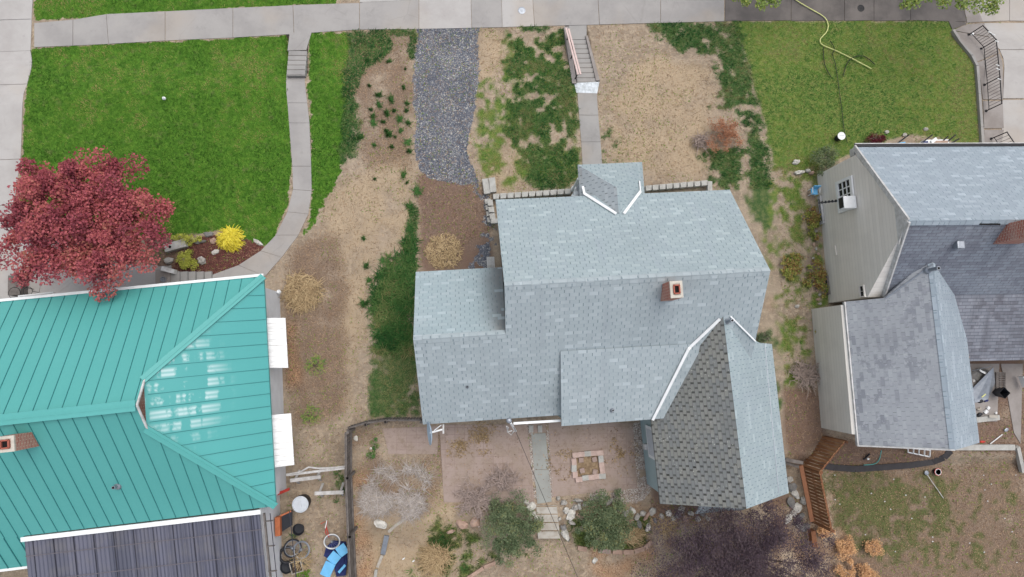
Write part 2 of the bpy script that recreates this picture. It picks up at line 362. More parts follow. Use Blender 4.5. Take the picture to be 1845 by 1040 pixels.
M['plum'] = tinted('dark_purple_leaves', [(46, 37, 44), (64, 51, 60), (82, 68, 76), (96, 85, 88), (92, 66, 64)], 0.7, 0.15)
M['lv_green'] = tinted('grey_green_leaves', [(58, 72, 50), (80, 96, 66), (102, 118, 86), (128, 140, 106), (142, 138, 84)], 0.7, 0.2)
M['lv_street'] = tinted('street_tree_leaves', [(70, 92, 40), (104, 128, 62), (136, 154, 84), (150, 150, 70)], 0.7, 0.25)
M['lv_yellow'] = tinted('yellow_foliage', [(176, 160, 40), (214, 200, 56), (240, 228, 92), (226, 206, 70)], 0.7, 0.2)
M['lv_ygreen'] = tinted('yellow_green_foliage', [(96, 112, 36), (150, 160, 60), (204, 204, 100), (120, 132, 50)], 0.7, 0.2)
M['lv_rust'] = tinted('rust_foliage', [(124, 84, 64), (158, 108, 80), (182, 132, 102), (140, 104, 82)], 0.75, 0.15)
M['lv_wine'] = tinted('wine_foliage', [(60, 26, 34), (88, 32, 42), (120, 44, 54)], 0.7, 0.1)
M['lv_vine'] = tinted('creeper_leaves', [(80, 100, 40), (112, 128, 56), (150, 150, 78), (140, 104, 66), (96, 74, 52)], 0.75, 0.15)
M['lv_tan'] = tinted('tan_dry_foliage', [(170, 124, 88), (198, 152, 110), (214, 172, 128), (180, 140, 100)], 0.85)
M['gr_lawn'] = tinted('lawn_blades', [(62, 102, 32), (82, 126, 42), (108, 148, 54), (142, 158, 76), (166, 154, 100)], 0.75, 0.2)
M['gr_olive'] = tinted('olive_lawn_blades', [(66, 116, 52), (90, 136, 56), (120, 152, 60), (150, 158, 80), (162, 148, 106)], 0.75, 0.2)
M['gr_dark'] = tinted('dark_grass_blades', [(46, 92, 48), (62, 112, 58), (88, 132, 70), (126, 148, 90), (156, 150, 104)], 0.75, 0.2)
M['gr_dull'] = tinted('dull_thin_grass', [(72, 88, 50), (92, 104, 62), (112, 114, 74), (132, 122, 88)], 0.8, 0.1)
M['gr_dry'] = tinted('dry_grass_blades', [(126, 106, 78), (152, 130, 98), (174, 152, 116), (190, 168, 130)], 0.85)
M['gr_grey'] = tinted('silver_dead_stalks', [(138, 130, 124), (160, 152, 146), (182, 175, 170), (150, 138, 122)], 0.85)
M['pebbles'] = tinted('pebbles', [(120, 104, 94), (158, 148, 140), (196, 190, 182), (140, 120, 108)], 0.85)
M['litter'] = tinted('leaf_litter', [(98, 78, 64), (126, 102, 82), (152, 126, 100), (172, 148, 120)], 0.9)
M['chips'] = tinted('bark_chips', [(84, 54, 48), (108, 70, 62), (128, 88, 76), (90, 60, 52)], 0.9)

# ------------------------------------------------------------------ mesh builder and object tags
class MB:
    def __init__(s): s.v = []; s.f = []; s.uv = []
    def face(s, pts, uv=None):
        i = len(s.v); s.v += [tuple(p) for p in pts]; s.f.append(tuple(range(i, i+len(pts))))
        if uv is None:
            p = [Vector(q) for q in pts]; n = Vector((0, 0, 0))
            for k in range(1, len(p)-1): n += (p[k]-p[0]).cross(p[k+1]-p[0])
            ax = (0, 1) if abs(n.z) >= max(abs(n.x), abs(n.y)) else ((1, 2) if abs(n.x) > abs(n.y) else (0, 2))
            uv = [(q[ax[0]], q[ax[1]]) for q in pts]
        s.uv.append(list(uv))
    def hexa(s, b, t):     # bottom ring, top ring (ccw seen from above)
        n = len(b)
        s.face(t); s.face(list(reversed(b)))
        for i in range(n):
            j = (i+1) % n; s.face([b[i], b[j], t[j], t[i]])
    def box(s, c, sz, rz=0.0, tilt=None):
        hx, hy, hz = sz[0]/2, sz[1]/2, sz[2]/2; R = Matrix.Rotation(rz, 3, 'Z')
        if tilt is not None: R = R @ Matrix.Rotation(tilt[1], 3, tilt[0])
        def k(x, y, z): return Vector(c)+R @ Vector((x, y, z))
        s.hexa([k(-hx, -hy, -hz), k(hx, -hy, -hz), k(hx, hy, -hz), k(-hx, hy, -hz)], [k(-hx, -hy, hz), k(hx, -hy, hz), k(hx, hy, hz), k(-hx, hy, hz)])
    def slab(s, pts, th):  # top polygon, vertical thickness
        pts = [Vector(p) for p in pts]; a = sum((pts[i].x*pts[(i+1) % len(pts)].y-pts[(i+1) % len(pts)].x*pts[i].y) for i in range(len(pts)))
        if a < 0: pts = pts[::-1]
        s.hexa([p-Vector((0, 0, th)) for p in pts], pts)
    def beam(s, a, b, w, h):  # box between two points, w horizontal, h vertical-ish
        a = Vector(a); b = Vector(b); d = (b-a).normalized()
        sd_ = d.cross(Vector((0, 0, 1)))
        if sd_.length < 1e-4: sd_ = Vector((1, 0, 0))
        sd_.normalize(); u = sd_.cross(d).normalized(); sd_ *= w/2; u *= h/2
        r = [-sd_-u, sd_-u, sd_+u, -sd_+u]
        A = [a+q for q in r]; B = [b+q for q in r]
        s.face(A[::-1]); s.face(B)
        for i in range(4):
            j = (i+1) % 4; s.face([A[i], A[j], B[j], B[i]])
    def tube(s, pts, r, n=7, closed=False):
        pts = [Vector(p) for p in pts]; m = len(pts); rs = r if isinstance(r, (list, tuple)) else [r]*m
        rings = []
        for i, p in enumerate(pts):
            a = pts[(i-1) % m] if (closed or i > 0) else p; b = pts[(i+1) % m] if (closed or i < m-1) else p
            d = (b-a); d = d.normalized() if d.length > 1e-6 else Vector((0, 0, 1))
            ref = Vector((0, 0, 1)) if abs(d.z) < 0.9 else Vector((1, 0, 0))
            x = d.cross(ref).normalized(); y = d.cross(x)
            rings.append([p+(x*math.cos(2*math.pi*k/n)+y*math.sin(2*math.pi*k/n))*rs[i] for k in range(n)])
        for i in range(m if closed else m-1):
            A = rings[i]; B = rings[(i+1) % m]
            for k in range(n): s.face([A[k], A[(k+1) % n], B[(k+1) % n], B[k]], [(0, 0)]*4)
        if not closed: s.face(rings[0][::-1]); s.face(rings[-1])
    def lathe(s, c, prof, n=20, ax=None):   # profile (r, z)
        c = Vector(c); R = Vector((0, 0, 1)).rotation_difference(Vector(ax)).to_matrix() if ax is not None else Matrix.Identity(3)
        rings = [[c+R @ Vector((r*math.cos(2*math.pi*k/n), r*math.sin(2*math.pi*k/n), z)) for k in range(n)] for r, z in prof]
        for A, B in zip(rings, rings[1:]):
            for k in range(n): s.face([A[k], A[(k+1) % n], B[(k+1) % n], B[k]])
        s.face(rings[0][::-1]); s.face(rings[-1])
    def rock(s, c, sz, seed=0, sub=2, rz=0.0):
        import bmesh
        bm = bmesh.new(); bmesh.ops.create_icosphere(bm, subdivisions=sub, radius=1.0); R = Matrix.Rotation(rz, 3, 'Z')
        for v in bm.verts:
            q = v.co.normalized(); k = 0.78+0.42*mnoise.noise(q*1.3+Vector((seed*3.1, seed, 0)))+0.16*mnoise.noise(q*3.5+Vector((seed, 0, 7)))
            v.co = q*k
            v.co = Vector((max(-0.85, min(0.85, v.co.x)), max(-0.85, min(0.85, v.co.y)), max(-0.7, min(0.72, v.co.z))))
        for f in bm.faces: s.face([Vector(c)+R @ Vector((v.co.x*sz[0], v.co.y*sz[1], v.co.z*sz[2])) for v in f.verts])
        bm.free()
    def build(s, name, mat, parent=None, origin=None, smooth=False, bevel=0.0):
        org = parent['_o'] if parent is not None else (origin if origin is not None else s.base())
        org = Vector(org)
        me = bpy.data.meshes.new(name); me.from_pydata([tuple(Vector(v)-org) for v in s.v], [], s.f)
        uvl = me.uv_layers.new(name='UVMap'); uvl.data.foreach_set('uv', [x for f in s.uv for q in f for x in q])
        me.materials.append(M[mat] if isinstance(mat, str) else mat)
        if smooth or bevel:
            import bmesh
            bm = bmesh.new(); bm.from_mesh(me); bmesh.ops.remove_doubles(bm, verts=bm.verts, dist=1e-4)
            bmesh.ops.recalc_face_normals(bm, faces=bm.faces)
            if bevel: bmesh.ops.bevel(bm, geom=bm.edges[:], offset=bevel, segments=2, affect='EDGES', profile=0.6)
            if smooth:
                for f in bm.faces: f.smooth = True
            bm.to_mesh(me); bm.free()
        me.update()
        o = bpy.data.objects.new(name, me); SC.collection.objects.link(o)
        if parent is not None: o.parent = parent
        else: o.location = org
        o['_o'] = tuple(float(v) for v in org)
        return o
    def base(s):
        a = np.array(s.v); return (float(a[:, 0].mean()), float(a[:, 1].mean()), float(a[:, 2].min()))
def tag(o, label=None, cat=None, group=None, kind=None):
    if label: o['label'] = label
    if cat: o['category'] = cat
    if group: o['group'] = group
    if kind: o['kind'] = kind
    return o
def struct(o): o['kind'] = 'structure'; return o
def thing(name, label, cat, loc, group=None):
    o = bpy.data.objects.new(name, None); SC.collection.objects.link(o); o.location = loc; o['_o'] = tuple(float(v) for v in loc)
    o.empty_display_size = 0.2
    return tag(o, label, cat, group)
def copy_tree(o, loc, rz=0.0, label=None):
    c = o.copy(); SC.collection.objects.link(c); c.location = loc; c.rotation_euler = (0, 0, rz)
    if label: c['label'] = label
    for ch in list(o.children):
        d = ch.copy(); SC.collection.objects.link(d); d.parent = c
        for g2 in list(ch.children):
            e = g2.copy(); SC.collection.objects.link(e); e.parent = d
    return c
def soup(name, V, mat, tint, parent=None, origin=(0, 0, 0), k=4):
    """many small separate faces (leaves, blades) as one mesh. V: (n,k,3)"""
    n = len(V); me = bpy.data.meshes.new(name)
    org = np.array([float(v) for v in parent['_o']]) if parent is not None else np.array(origin, float)
    me.vertices.add(n*k); me.vertices.foreach_set('co', (V.reshape(-1, 3)-org).astype(np.float32).ravel())
    me.loops.add(n*k); me.loops.foreach_set('vertex_index', np.arange(n*k, dtype=np.int32))
    me.polygons.add(n); me.polygons.foreach_set('loop_start', np.arange(0, n*k, k, dtype=np.int32))
    me.update(calc_edges=True)
    a = me.attributes.new('tint', 'FLOAT', 'FACE'); a.data.foreach_set('value', np.clip(tint, 0, 1).astype(np.float32))
    me.materials.append(M[mat])
    o = bpy.data.objects.new(name, me); SC.collection.objects.link(o); o['_o'] = tuple(float(v) for v in org)
    if parent is not None: o.parent = parent
    else: o.location = tuple(org)
    return o
def cards(C, S, up=0.6, asp=1.0, curl=0.25):
    """leaf quads around centres C with size S, normals biased up"""
    n = len(C); N = rng.normal(size=(n, 3)); N[:, 2] = np.abs(N[:, 2])+up; N /= np.linalg.norm(N, axis=1)[:, None]
    A = rng.normal(size=(n, 3)); A -= N*(A*N).sum(1)[:, None]; A /= np.linalg.norm(A, axis=1)[:, None]; B = np.cross(N, A)
    s = np.asarray(S)*np.ones(n); a = A*s[:, None]*0.5; b = B*(s*asp)[:, None]*0.5; c = N*(s*curl)[:, None]*0.5
    return np.stack([C-a, C-b-c, C+a, C+b-c], 1)
def blades(B, h, wd, lean=0.6, dirv=None, rise=1.0):
    """pointed grass blades from base points B"""
    n = len(B); th = rng.random(n)*2*np.pi; h = np.asarray(h)*np.ones(n)
    L = np.stack([np.cos(th), np.sin(th), np.zeros(n)], 1)
    if dirv is not None: L = L*0.35+dirv; L /= np.linalg.norm(L, axis=1)[:, None]+1e-6
    le = (lean*(0.5+rng.random(n)))[:, None]
    sd_ = np.stack([-L[:, 1], L[:, 0], np.zeros(n)], 1)*(np.asarray(wd)*np.ones(n))[:, None]*0.5
    mid = B+L*le*h[:, None]*0.35+np.array([0, 0, rise])*h[:, None]*0.6
    tip = B+L*le*h[:, None]*1.1+np.array([0, 0, rise])*h[:, None]*0.85
    return np.stack([B-sd_, B+sd_, mid+sd_*0.7, tip], 1)

# ================================================================== SETTING
def inpoly(px, py, poly):
    px = np.asarray(px); py = np.asarray(py); r = np.zeros(px.shape, bool); n = len(poly)
    xs = [p[0] for p in poly]; ys = [p[1] for p in poly]
    m = (px >= min(xs)) & (px <= max(xs)) & (py >= min(ys)) & (py <= max(ys))
    X = px[m]; Y = py[m]; q = np.zeros(X.shape, bool)
    for i in range(n):
        x1, y1 = poly[i]; x2, y2 = poly[(i+1) % n]
        if y1 == y2: continue
        q ^= ((y1 > Y) != (y2 > Y)) & (X < (x2-x1)*(Y-y1)/(y2-y1)+x1)
    r[m] = q; return r
LAWN_L = [(58, 87), (520, 64), (520, 160), (525, 300), (520, 365), (490, 436), (455, 452), (420, 412), (300, 428), (230, 432), (130, 405), (35, 372), (40, 300), (45, 180)]
STRIP_T = [(64, -40), (612, -40), (604, 8), (530, 10), (300, 21), (62, 38)]
LIME = [(556, 58), (628, 56), (628, 250), (604, 335), (570, 388), (548, 432), (556, 380), (562, 340), (558, 200)]
RIGHT_L = [(1320, 38), (1722, 38), (1737, 80), (1758, 125), (1766, 262), (1640, 240), (1570, 262), (1480, 300), (1430, 310), (1400, 300), (1385, 250), (1345, 100)]
# channel: 0 bright lawn 1 dark green 2 olive lawn 3 brown soil 4 blue gravel 5 red mulch 6 pale straw 7 grey-brown litter 8 orange thatch 9 white gravel
AREAS = [
 (0, LAWN_L, 3, 1.0), (0, STRIP_T, 3, 1.0), (0, LIME, 6, 1.0),
 (1, [(624, 56), (702, 56), (712, 90), (690, 108), (655, 122), (645, 180), (655, 225), (640, 272), (612, 308), (622, 200)], 10, 0.98),
 (1, [(702, 52), (752, 52), (750, 106), (738, 108), (736, 66), (704, 64)], 5, 0.9),
 (1, [(748, 440), (750, 640), (756, 752), (665, 752), (658, 700), (676, 640), (672, 600), (668, 530), (684, 482), (715, 458)], 10, 0.95),
 (1, [(738, 372), (752, 372), (752, 450), (725, 450)], 5, 0.8),
 (1, [(915, 48), (1000, 44), (1022, 70), (1045, 160), (1045, 300), (1034, 338), (935, 340), (945, 285), (908, 235), (925, 160), (912, 120)], 18, 0.72), (2, [(905, 60), (1045, 60), (1045, 330), (905, 330)], 14, 0.75),
 (2, [(862, 150), (908, 140), (912, 300), (870, 322), (862, 250)], 12, 0.8),
 (1, [(1160, 40), (1330, 38), (1345, 110), (1290, 108), (1225, 84), (1180, 64)], 12, 0.92),
 (1, [(1288, 100), (1345, 100), (1388, 300), (1385, 430), (1330, 345), (1285, 332), (1262, 272), (1352, 270), (1336, 225), (1300, 160)], 11, 0.9),
 (1, [(1084, 232), (1112, 236), (1118, 292), (1088, 292)], 8, 0.5),
 (1, [(1270, 170), (1320, 170), (1330, 200), (1280, 196)], 8, 0.5),
 (2, RIGHT_L, 4, 1.0),
 (2, [(1385, 250), (1480, 296), (1470, 345), (1492, 550), (1460, 558), (1462, 690), (1410, 700), (1400, 560), (1372, 420)], 10, 0.60),
 (1, [(1362, 600), (1400, 590), (1408, 760), (1390, 800)], 6, 0.6),
 (3, [(1408, 700), (1475, 690), (1485, 775), (1500, 795), (1440, 850), (1415, 800)], 8, 0.85),
 (3, [(1486, 786), (1560, 802), (1700, 800), (1700, 830), (1560, 852), (1480, 845)], 5, 1.0),
 
 (3, [(1680, 640), (1845, 640), (1860, 815), (1700, 812)], 6, 0.9),
 (3, [(752, 312), (850, 322), (872, 350), (880, 400), (890, 490), (760, 492)], 5, 1.0),
 (4, [(754, 50), (863, 50), (863, 150), (856, 205), (842, 268), (862, 332), (830, 332), (775, 322), (752, 302), (744, 150)], 4, 1.0),
 (4, [(852, 330), (876, 340), (892, 440), (880, 490), (848, 488), (868, 420)], 8, 0.55),
 (5, [(352, 430), (400, 425), (470, 436), (478, 450), (440, 485), (380, 500), (300, 498), (320, 470)], 3, 1.0),
 (3, [(270, 428), (350, 428), (340, 500), (270, 500)], 3, 1.0),
 (6, [(650, 930), (760, 840), (830, 905), (830, 1060), (660, 1060)], 12, 0.75),
 (6, [(575, 400), (610, 340), (745, 240), (748, 440), (660, 520), (640, 740), (615, 740), (610, 500)], 20, 0.7),
 (6, [(1160, 110), (1290, 120), (1280, 330), (1110, 290), (1085, 180)], 25, 0.8), (6, [(864, 50), (905, 60), (905, 150), (864, 150)], 8, 0.8),
 (6, [(870, 290), (935, 230), (945, 330), (880, 345)], 8, 0.9),
 (7, [(530, 450), (605, 420), (622, 520), (622, 750), (530, 770), (512, 600)], 10, 0.85),
 (7, [(625, 57), (745, 57), (748, 300), (655, 300), (640, 200)], 16, 0.6),
 (7, [(1490, 850), (1900, 820), (1900, 1080), (1540, 1080), (1500, 940)], 20, 0.98),
 (7, [(630, 770), (800, 770), (830, 905), (700, 940), (632, 860)], 12, 0.6),
 (8, [(1010, 900), (1500, 900), (1560, 1080), (1000, 1080), (1080, 1000)], 20, 0.45),
 (8, [(628, 860), (665, 850), (672, 1060), (628, 1060)], 8, 0.6), (8, [(512, 590), (530, 580), (545, 690), (515, 700)], 5, 0.9),
 (8, [(1380, 440), (1400, 440), (1410, 640), (1385, 640)], 8, 0.4),
 (3, [(1180, 900), (1480, 895), (1520, 1080), (1190, 1080)], 30, 0.55),
 (9, [(1138, 765), (1164, 762), (1172, 885), (1160, 902), (1060, 905), (1060, 888), (1148, 880)], 4, 0.95),
 (9, [(948, 765), (957, 765), (970, 908), (960, 910)], 2, 0.9), (9, [(984, 765), (990, 765), (997, 905), (990, 908)], 2, 0.9),
 (3, [(1165, 760), (1400, 760), (1420, 900), (1180, 930)], 4, 1.0),
 (2, [(1482, 856), (1560, 856), (1700, 862), (1715, 910), (1690, 960), (1580, 1010), (1505, 960)], 26, 0.80), (2, [(1680, 850), (1845, 850), (1845, 1040), (1560, 1040)], 24, 0.38),
 (2, [(780, 930), (900, 985), (960, 1000), (900, 1010), (840, 1040), (760, 1040), (770, 980)], 16, 0.7), (1, [(790, 980), (880, 985), (860, 1020), (800, 1040)], 14, 0.5), (2, [(1020, 940), (1170, 930), (1170, 985), (1110, 992), (1040, 985)], 8, 0.8),
 (1, [(505, 960), (560, 960), (640, 880), (620, 830), (560, 900), (520, 1060), (600, 1060)], 18, 0.35),
 (1, [(790, 960), (880, 1000), (800, 1060), (700, 1060)], 14, 0.35),
]
def paint(px, py):
    """how much of each ground cover grows or lies at a surveyed point"""
    W = np.zeros((10, len(px)), np.float32)
    n0 = rng.normal(size=(2, len(px)))*0.35
    a1 = vn(px, py, 30, 1, 4)-0.5; a2 = vn(px, py, 30, 5, 4)-0.5; b1 = vn(px, py, 9, 2, 2)-0.5; b2 = vn(px, py, 9, 6, 2)-0.5
    nzz = vn(px, py, 30, 3, 3)*0.45+vn(px, py, 10, 7, 3)*0.55
    for k, (ch, poly, e, dens) in enumerate(AREAS):
        x_ = [p[0] for p in poly]; y_ = [p[1] for p in poly]; g_ = e*2.5+4
        m = (px > min(x_)-g_) & (px < max(x_)+g_) & (py > min(y_)-g_) & (py < max(y_)+g_)
        if not m.any(): continue
        X_, Y_ = px[m], py[m]; a = np.zeros(len(X_), np.float32)
        for q in range(3):
            jx = e*(2.2*a1[m]+1.4*b1[m])+rng.normal(size=len(X_))*e*0.30; jy = e*(2.2*a2[m]+1.4*b2[m])+rng.normal(size=len(X_))*e*0.30
            a += inpoly(X_+jx, Y_+jy, poly)/3.0
        if dens < 1: a = a*np.clip((nzz[m]-(0.70-dens*0.42))/0.12, 0, 1)
        W[ch][m] = np.maximum(W[ch][m], a)
        if ch in (3, 4, 5, 9):
            for c2 in (0, 1, 2): W[c2][m] *= (1-a*0.9)
    return W
HARD = []
def add_hard(poly): HARD.append(poly)

# ---- the ground sheet
xs = np.concatenate([-np.geomspace(300, 26, 14), np.arange(-22.5, 25.6, 0.065), np.geomspace(28, 300, 14)])
ys = np.concatenate([-np.geomspace(300, 14, 14), np.arange(-11.0, 17.2, 0.065), np.geomspace(20, 300, 14)])
X, Y = np.meshgrid(xs, ys); Z = gh(X, Y); nx, ny = len(xs), len(ys)
PX, PY = Qa(X, Y, Z)
far = (np.abs(X) > 26) | (Y > 18) | (Y < -12)
PX[far] = -9999
W = paint(PX.ravel(), PY.ravel())
XI0, YI0 = int(np.argmin(abs(xs+22.5))), int(np.argmin(abs(ys+11.0)))
WG = W.reshape(10, ny, nx).copy()
for ch in (1, 2, 3, 6, 7, 8):
    for r_ in ((1,) if ch < 3 else (1, 2, 3)):
        A_ = WG[ch]; WG[ch] = (A_+np.roll(A_, r_, 0)+np.roll(A_, -r_, 0)+np.roll(A_, r_, 1)+np.roll(A_, -r_, 1))/5
W = WG.reshape(10, -1)
def cover(x, y, ch):
    i = np.clip(np.round((x+22.5)/0.065).astype(int)+XI0, 0, nx-1); j = np.clip(np.round((y+11.0)/0.065).astype(int)+YI0, 0, ny-1)
    return WG[ch][j, i]
me = bpy.data.meshes.new('ground'); me.vertices.add(nx*ny)
me.vertices.foreach_set('co', np.stack([X, Y, Z], -1).astype(np.float32).ravel())
i0 = (np.arange(ny-1)[:, None]*nx+np.arange(nx-1)[None, :]).ravel()
qd = np.stack([i0, i0+1, i0+nx+1, i0+nx], 1).astype(np.int32); nq = len(qd)
me.loops.add(nq*4); me.loops.foreach_set('vertex_index', qd.ravel())
me.polygons.add(nq); me.polygons.foreach_set('loop_start', np.arange(0, nq*4, 4, dtype=np.int32))
me.update(calc_edges=True)
for ch in range(10):
    a = me.attributes.new('cover%d' % ch, 'FLOAT', 'POINT'); a.data.foreach_set('value', W[ch].astype(np.float32))
me.polygons.foreach_set('use_smooth', np.ones(nq, bool))
def ground_mat():
    t = NT('ground_cover'); p = t.pos(); spx = t.n.new('ShaderNodeSeparateXYZ'); t.l.new(p, spx.inputs[0])
    n1 = t.noise(p, 0.9, 5, 0.65); n2 = t.noise(p, 5.0, 4, 0.7); n3 = t.noise(p, 22.0, 3, 0.7); n4 = t.noise(p, 70.0, 2)
    c = t.mix(t.step(n1, 0.35, 0.65), lin((164, 149, 131)), lin((140, 126, 110)))
    c = t.mix(t.step(n2, 0.45, 0.7), c, lin((178, 162, 141)))
    c = t.mix(t.math('MULTIPLY', t.step(n3, 0.52, 0.7), 0.55), c, lin((128, 106, 84)))
    def over(c, ch, cols, sharp=0.25, fine=n3):
        a = t.attr('cover%d' % ch)
        f = t.step(t.math('ADD', a, t.math('MULTIPLY', t.math('SUBTRACT', fine, 0.5), 0.9)), 0.5-sharp, 0.5+sharp)
        f = t.math('MULTIPLY', f, t.step(a, 0.02, 0.12))
        return t.mix(f, c, cols)
    pale = t.mix(n2, lin((186, 167, 141)), lin((164, 146, 121))); c = over(c, 6, pale, 0.7)
    lit = t.mix(t.step(n3, 0.4, 0.62), lin((136, 116, 99)), lin((108, 92, 80))); c = over(c, 7, lit, 0.7)
    org = t.mix(t.step(n3, 0.4, 0.62), lin((190, 154, 120)), lin((150, 112, 86))); c = over(c, 8, org, 0.6)
    soil = t.mix(t.step(n3, 0.42, 0.66), lin((110, 94, 84)), lin((142, 118, 102))); soil = t.mix(t.math('MULTIPLY', t.step(n1, 0.4, 0.6), 0.6), soil, lin((122, 98, 86))); c = over(c, 3, soil, 0.4)
    mul = t.mix(t.step(t.vor(p, 26.0, 'Distance'), 0.2, 0.5), lin((122, 74, 70)), lin((84, 52, 50))); c = over(c, 5, mul, 0.15)
    vc = t.n.new('ShaderNodeSeparateColor'); t.l.new(t.vor(p, 20.0), vc.inputs[0])
    gv = t.ramp(vc.outputs[0], [(0, lin((80, 84, 94))), (0.5, lin((108, 112, 122))), (0.8, lin((134, 137, 144))), (0.96, lin((186, 184, 176)))])
    gv = t.mix(t.math('MULTIPLY', t.step(n1, 0.46, 0.7), 0.25), gv, lin((118, 112, 112))); mpg = t.n.new('ShaderNodeMapping'); mpg.inputs['Scale'].default_value = (1.3, .16, 1); t.l.new(p, mpg.inputs[0]); gv = t.mix(t.math('MULTIPLY', t.step(t.noise(mpg.outputs[0], 1.0, 3), .5, .66), .2), gv, lin((122, 122, 130))); gv = t.mix(t.math('MULTIPLY', t.step(n2, 0.55, 0.7), 0.35), gv, lin((96, 98, 106)))
    c = over(c, 4, gv, 0.2)
    wg = t.ramp(vc.outputs[1], [(0, lin((112, 98, 90))), (0.4, lin((156, 144, 136))), (0.8, lin((196, 190, 184))), (1, lin((214, 210, 204)))]); c = over(c, 9, wg, 0.2)
    gl = t.mix(t.step(n2, 0.4, 0.65), lin((64, 106, 30)), lin((88, 128, 42))); gl = t.mix(t.math('MULTIPLY', t.step(n3, 0.5, 0.7), 0.5), gl, lin((58, 74, 26))); c = over(c, 0, gl, 0.3)
    go = t.mix(t.step(n2, 0.4, 0.65), lin((88, 116, 50)), lin((118, 128, 66))); go = t.mix(t.math('MULTIPLY', t.step(n3, 0.5, 0.7), 0.5), go, lin((74, 78, 36))); go = t.mix(t.math('MULTIPLY', t.math('MULTIPLY', t.step(spx.outputs[0], 12.4, 12.8), t.step(spx.outputs[1], -4.0, -4.6)), 0.75), go, lin((92, 92, 62))); c = over(c, 2, go, 0.6)
    gd = t.mix(t.step(n2, 0.4, 0.65), lin((62, 90, 48)), lin((96, 108, 66))); c = over(c, 1, gd, 0.6)
    c = t.mix(t.math('MULTIPLY', n4, 0.35), c, t.mix(0.5, c, (0.03, 0.025, 0.02, 1)))
    c = t.mix(t.math('MULTIPLY', t.step(t.noise(p, 2.2, 6, 0.75), 0.52, 0.70), 0.40), c, lin((118, 104, 80)))
    t.bump(t.math('ADD', n3, n4), 0.03, 0.6)
    return t.done(c, 0.95, 0, 0.15)
me.materials.append(ground_mat())
ground = bpy.data.objects.new('ground', me); SC.collection.objects.link(ground); struct(ground)

def gpoly(pts, dz, sub=None):  # photo points laid on the terrain
    return [G(a, b, dz) for a, b in pts]
def slabs(name, polys, mat, dz=0.03, th=0.14, gap=0.013):
    mb = MB()
    for k, poly in enumerate(polys):
        h_ = dz+random.uniform(-0.004, 0.008); pts = gpoly(poly, 0); c = sum(pts, Vector())/len(pts)
        q = []
        for p in pts:
            d = (p-c); L = math.hypot(d.x, d.y); q.append(Vector((p.x-d.x/L*gap, p.y-d.y/L*gap, 0)))
        add_hard(poly)
        Z_ = lambda p, o=0.0: Vector((p.x, p.y, float(gh(p.x, p.y, False))+h_+o))
        if len(q) == 4:
            a = sum((q[i].x*q[(i+1) % 4].y-q[(i+1) % 4].x*q[i].y) for i in range(4))
            if a < 0: q = q[::-1]
            nu = max(1, int(max((q[1]-q[0]).length, (q[2]-q[3]).length)/0.45)); nv = max(1, int(max((q[3]-q[0]).length, (q[2]-q[1]).length)/0.45))
            gp = [[Z_((q[0]*(1-u/nu)+q[1]*(u/nu))*(1-v/nv)+(q[3]*(1-u/nu)+q[2]*(u/nu))*(v/nv)) for u in range(nu+1)] for v in range(nv+1)]
            for v in range(nv):
                for u in range(nu): mb.face([gp[v][u], gp[v][u+1], gp[v+1][u+1], gp[v+1][u]])
            rim = [gp[0][u] for u in range(nu+1)]+[gp[v][nu] for v in range(1, nv+1)]+[gp[nv][u] for u in range(nu-1, -1, -1)]+[gp[v][0] for v in range(nv-1, 0, -1)]
            for a_, b_ in zip(rim, rim[1:]+rim[:1]): mb.face([a_-Vector((0, 0, th)), b_-Vector((0, 0, th)), b_, a_])
        else: mb.slab([Z_(p) for p in q], th)
    return struct(mb.build(name, mat, bevel=0))
sxb = [(62, 86), (132, 83), (196, 80), (298, 74), (420, 68.5), (530, 62), (648, 54), (755, 53), (850, 51), (905, 50), (963, 48), (1080, 45), (1190, 42), (1305, 39)]
sxt = [(62, 42), (132, 36), (192, 26), (298, 21), (420, 15), (528, 10), (648, 6), (755, -22), (848, -22), (903, -22), (958, -22), (1076, -22), (1190, -22), (1305, -22)]
slabs('sidewalk', [[sxt[i], sxt[i+1], sxb[i+1], sxb[i]] for i in (0, 1, 2, 3, 4, 5, 6, 8, 10, 11, 12)], 'concrete')
slabs('sidewalk_new_panels', [[sxt[i], sxt[i+1], sxb[i+1], sxb[i]] for i in (7, 9)]+[[(648, -22), (754, -22), (754, 0), (648, 5)]], 'concrete_light')
dxb = [1306, 1425, 1521, 1574, 1640, 1738]
slabs('damp_sidewalk', [[(dxb[i], -22), (dxb[i+1], -22), (dxb[i+1], 37.5), (dxb[i], 38.5)] for i in range(4)]+[[(1640, -22), (1727, -22), (1741, 40), (1640, 37)], [(1708, 38), (1741, 41), (1741, 44), (1715, 54)]], 'concrete_dark')
slabs('left_driveway', [[(-40, -30), (62, -30), (58, 35), (-40, 38)], [(-40, 38), (58, 35), (56, 92), (-40, 95)], [(-40, 95), (56, 92), (50, 152), (-40, 155)], [(-40, 155), (50, 152), (38, 287), (-40, 290)], [(-40, 290), (38, 287), (26, 370), (-40, 372)], [(-40, 372), (26, 370), (150, 420), (150, 475), (-40, 470)], [(-40, 470), (80, 473), (66, 560), (-40, 560)], [(80, 473), (205, 476), (192, 548), (66, 560)], [(205, 476), (285, 478), (285, 560), (192, 560)]], 'concrete_light')
slabs('right_driveway', [[(1743, -25), (1818, -25), (1818, 38), (1770, 40)], [(1818, -25), (1900, -25), (1900, 40), (1818, 38)], [(1772, 42), (1900, 42), (1900, 90), (1800, 90)], [(1800, 90.5), (1900, 90.5), (1900, 178), (1806, 178)], [(1806, 180), (1900, 180), (1900, 290), (1802, 290)]], 'concrete_light')
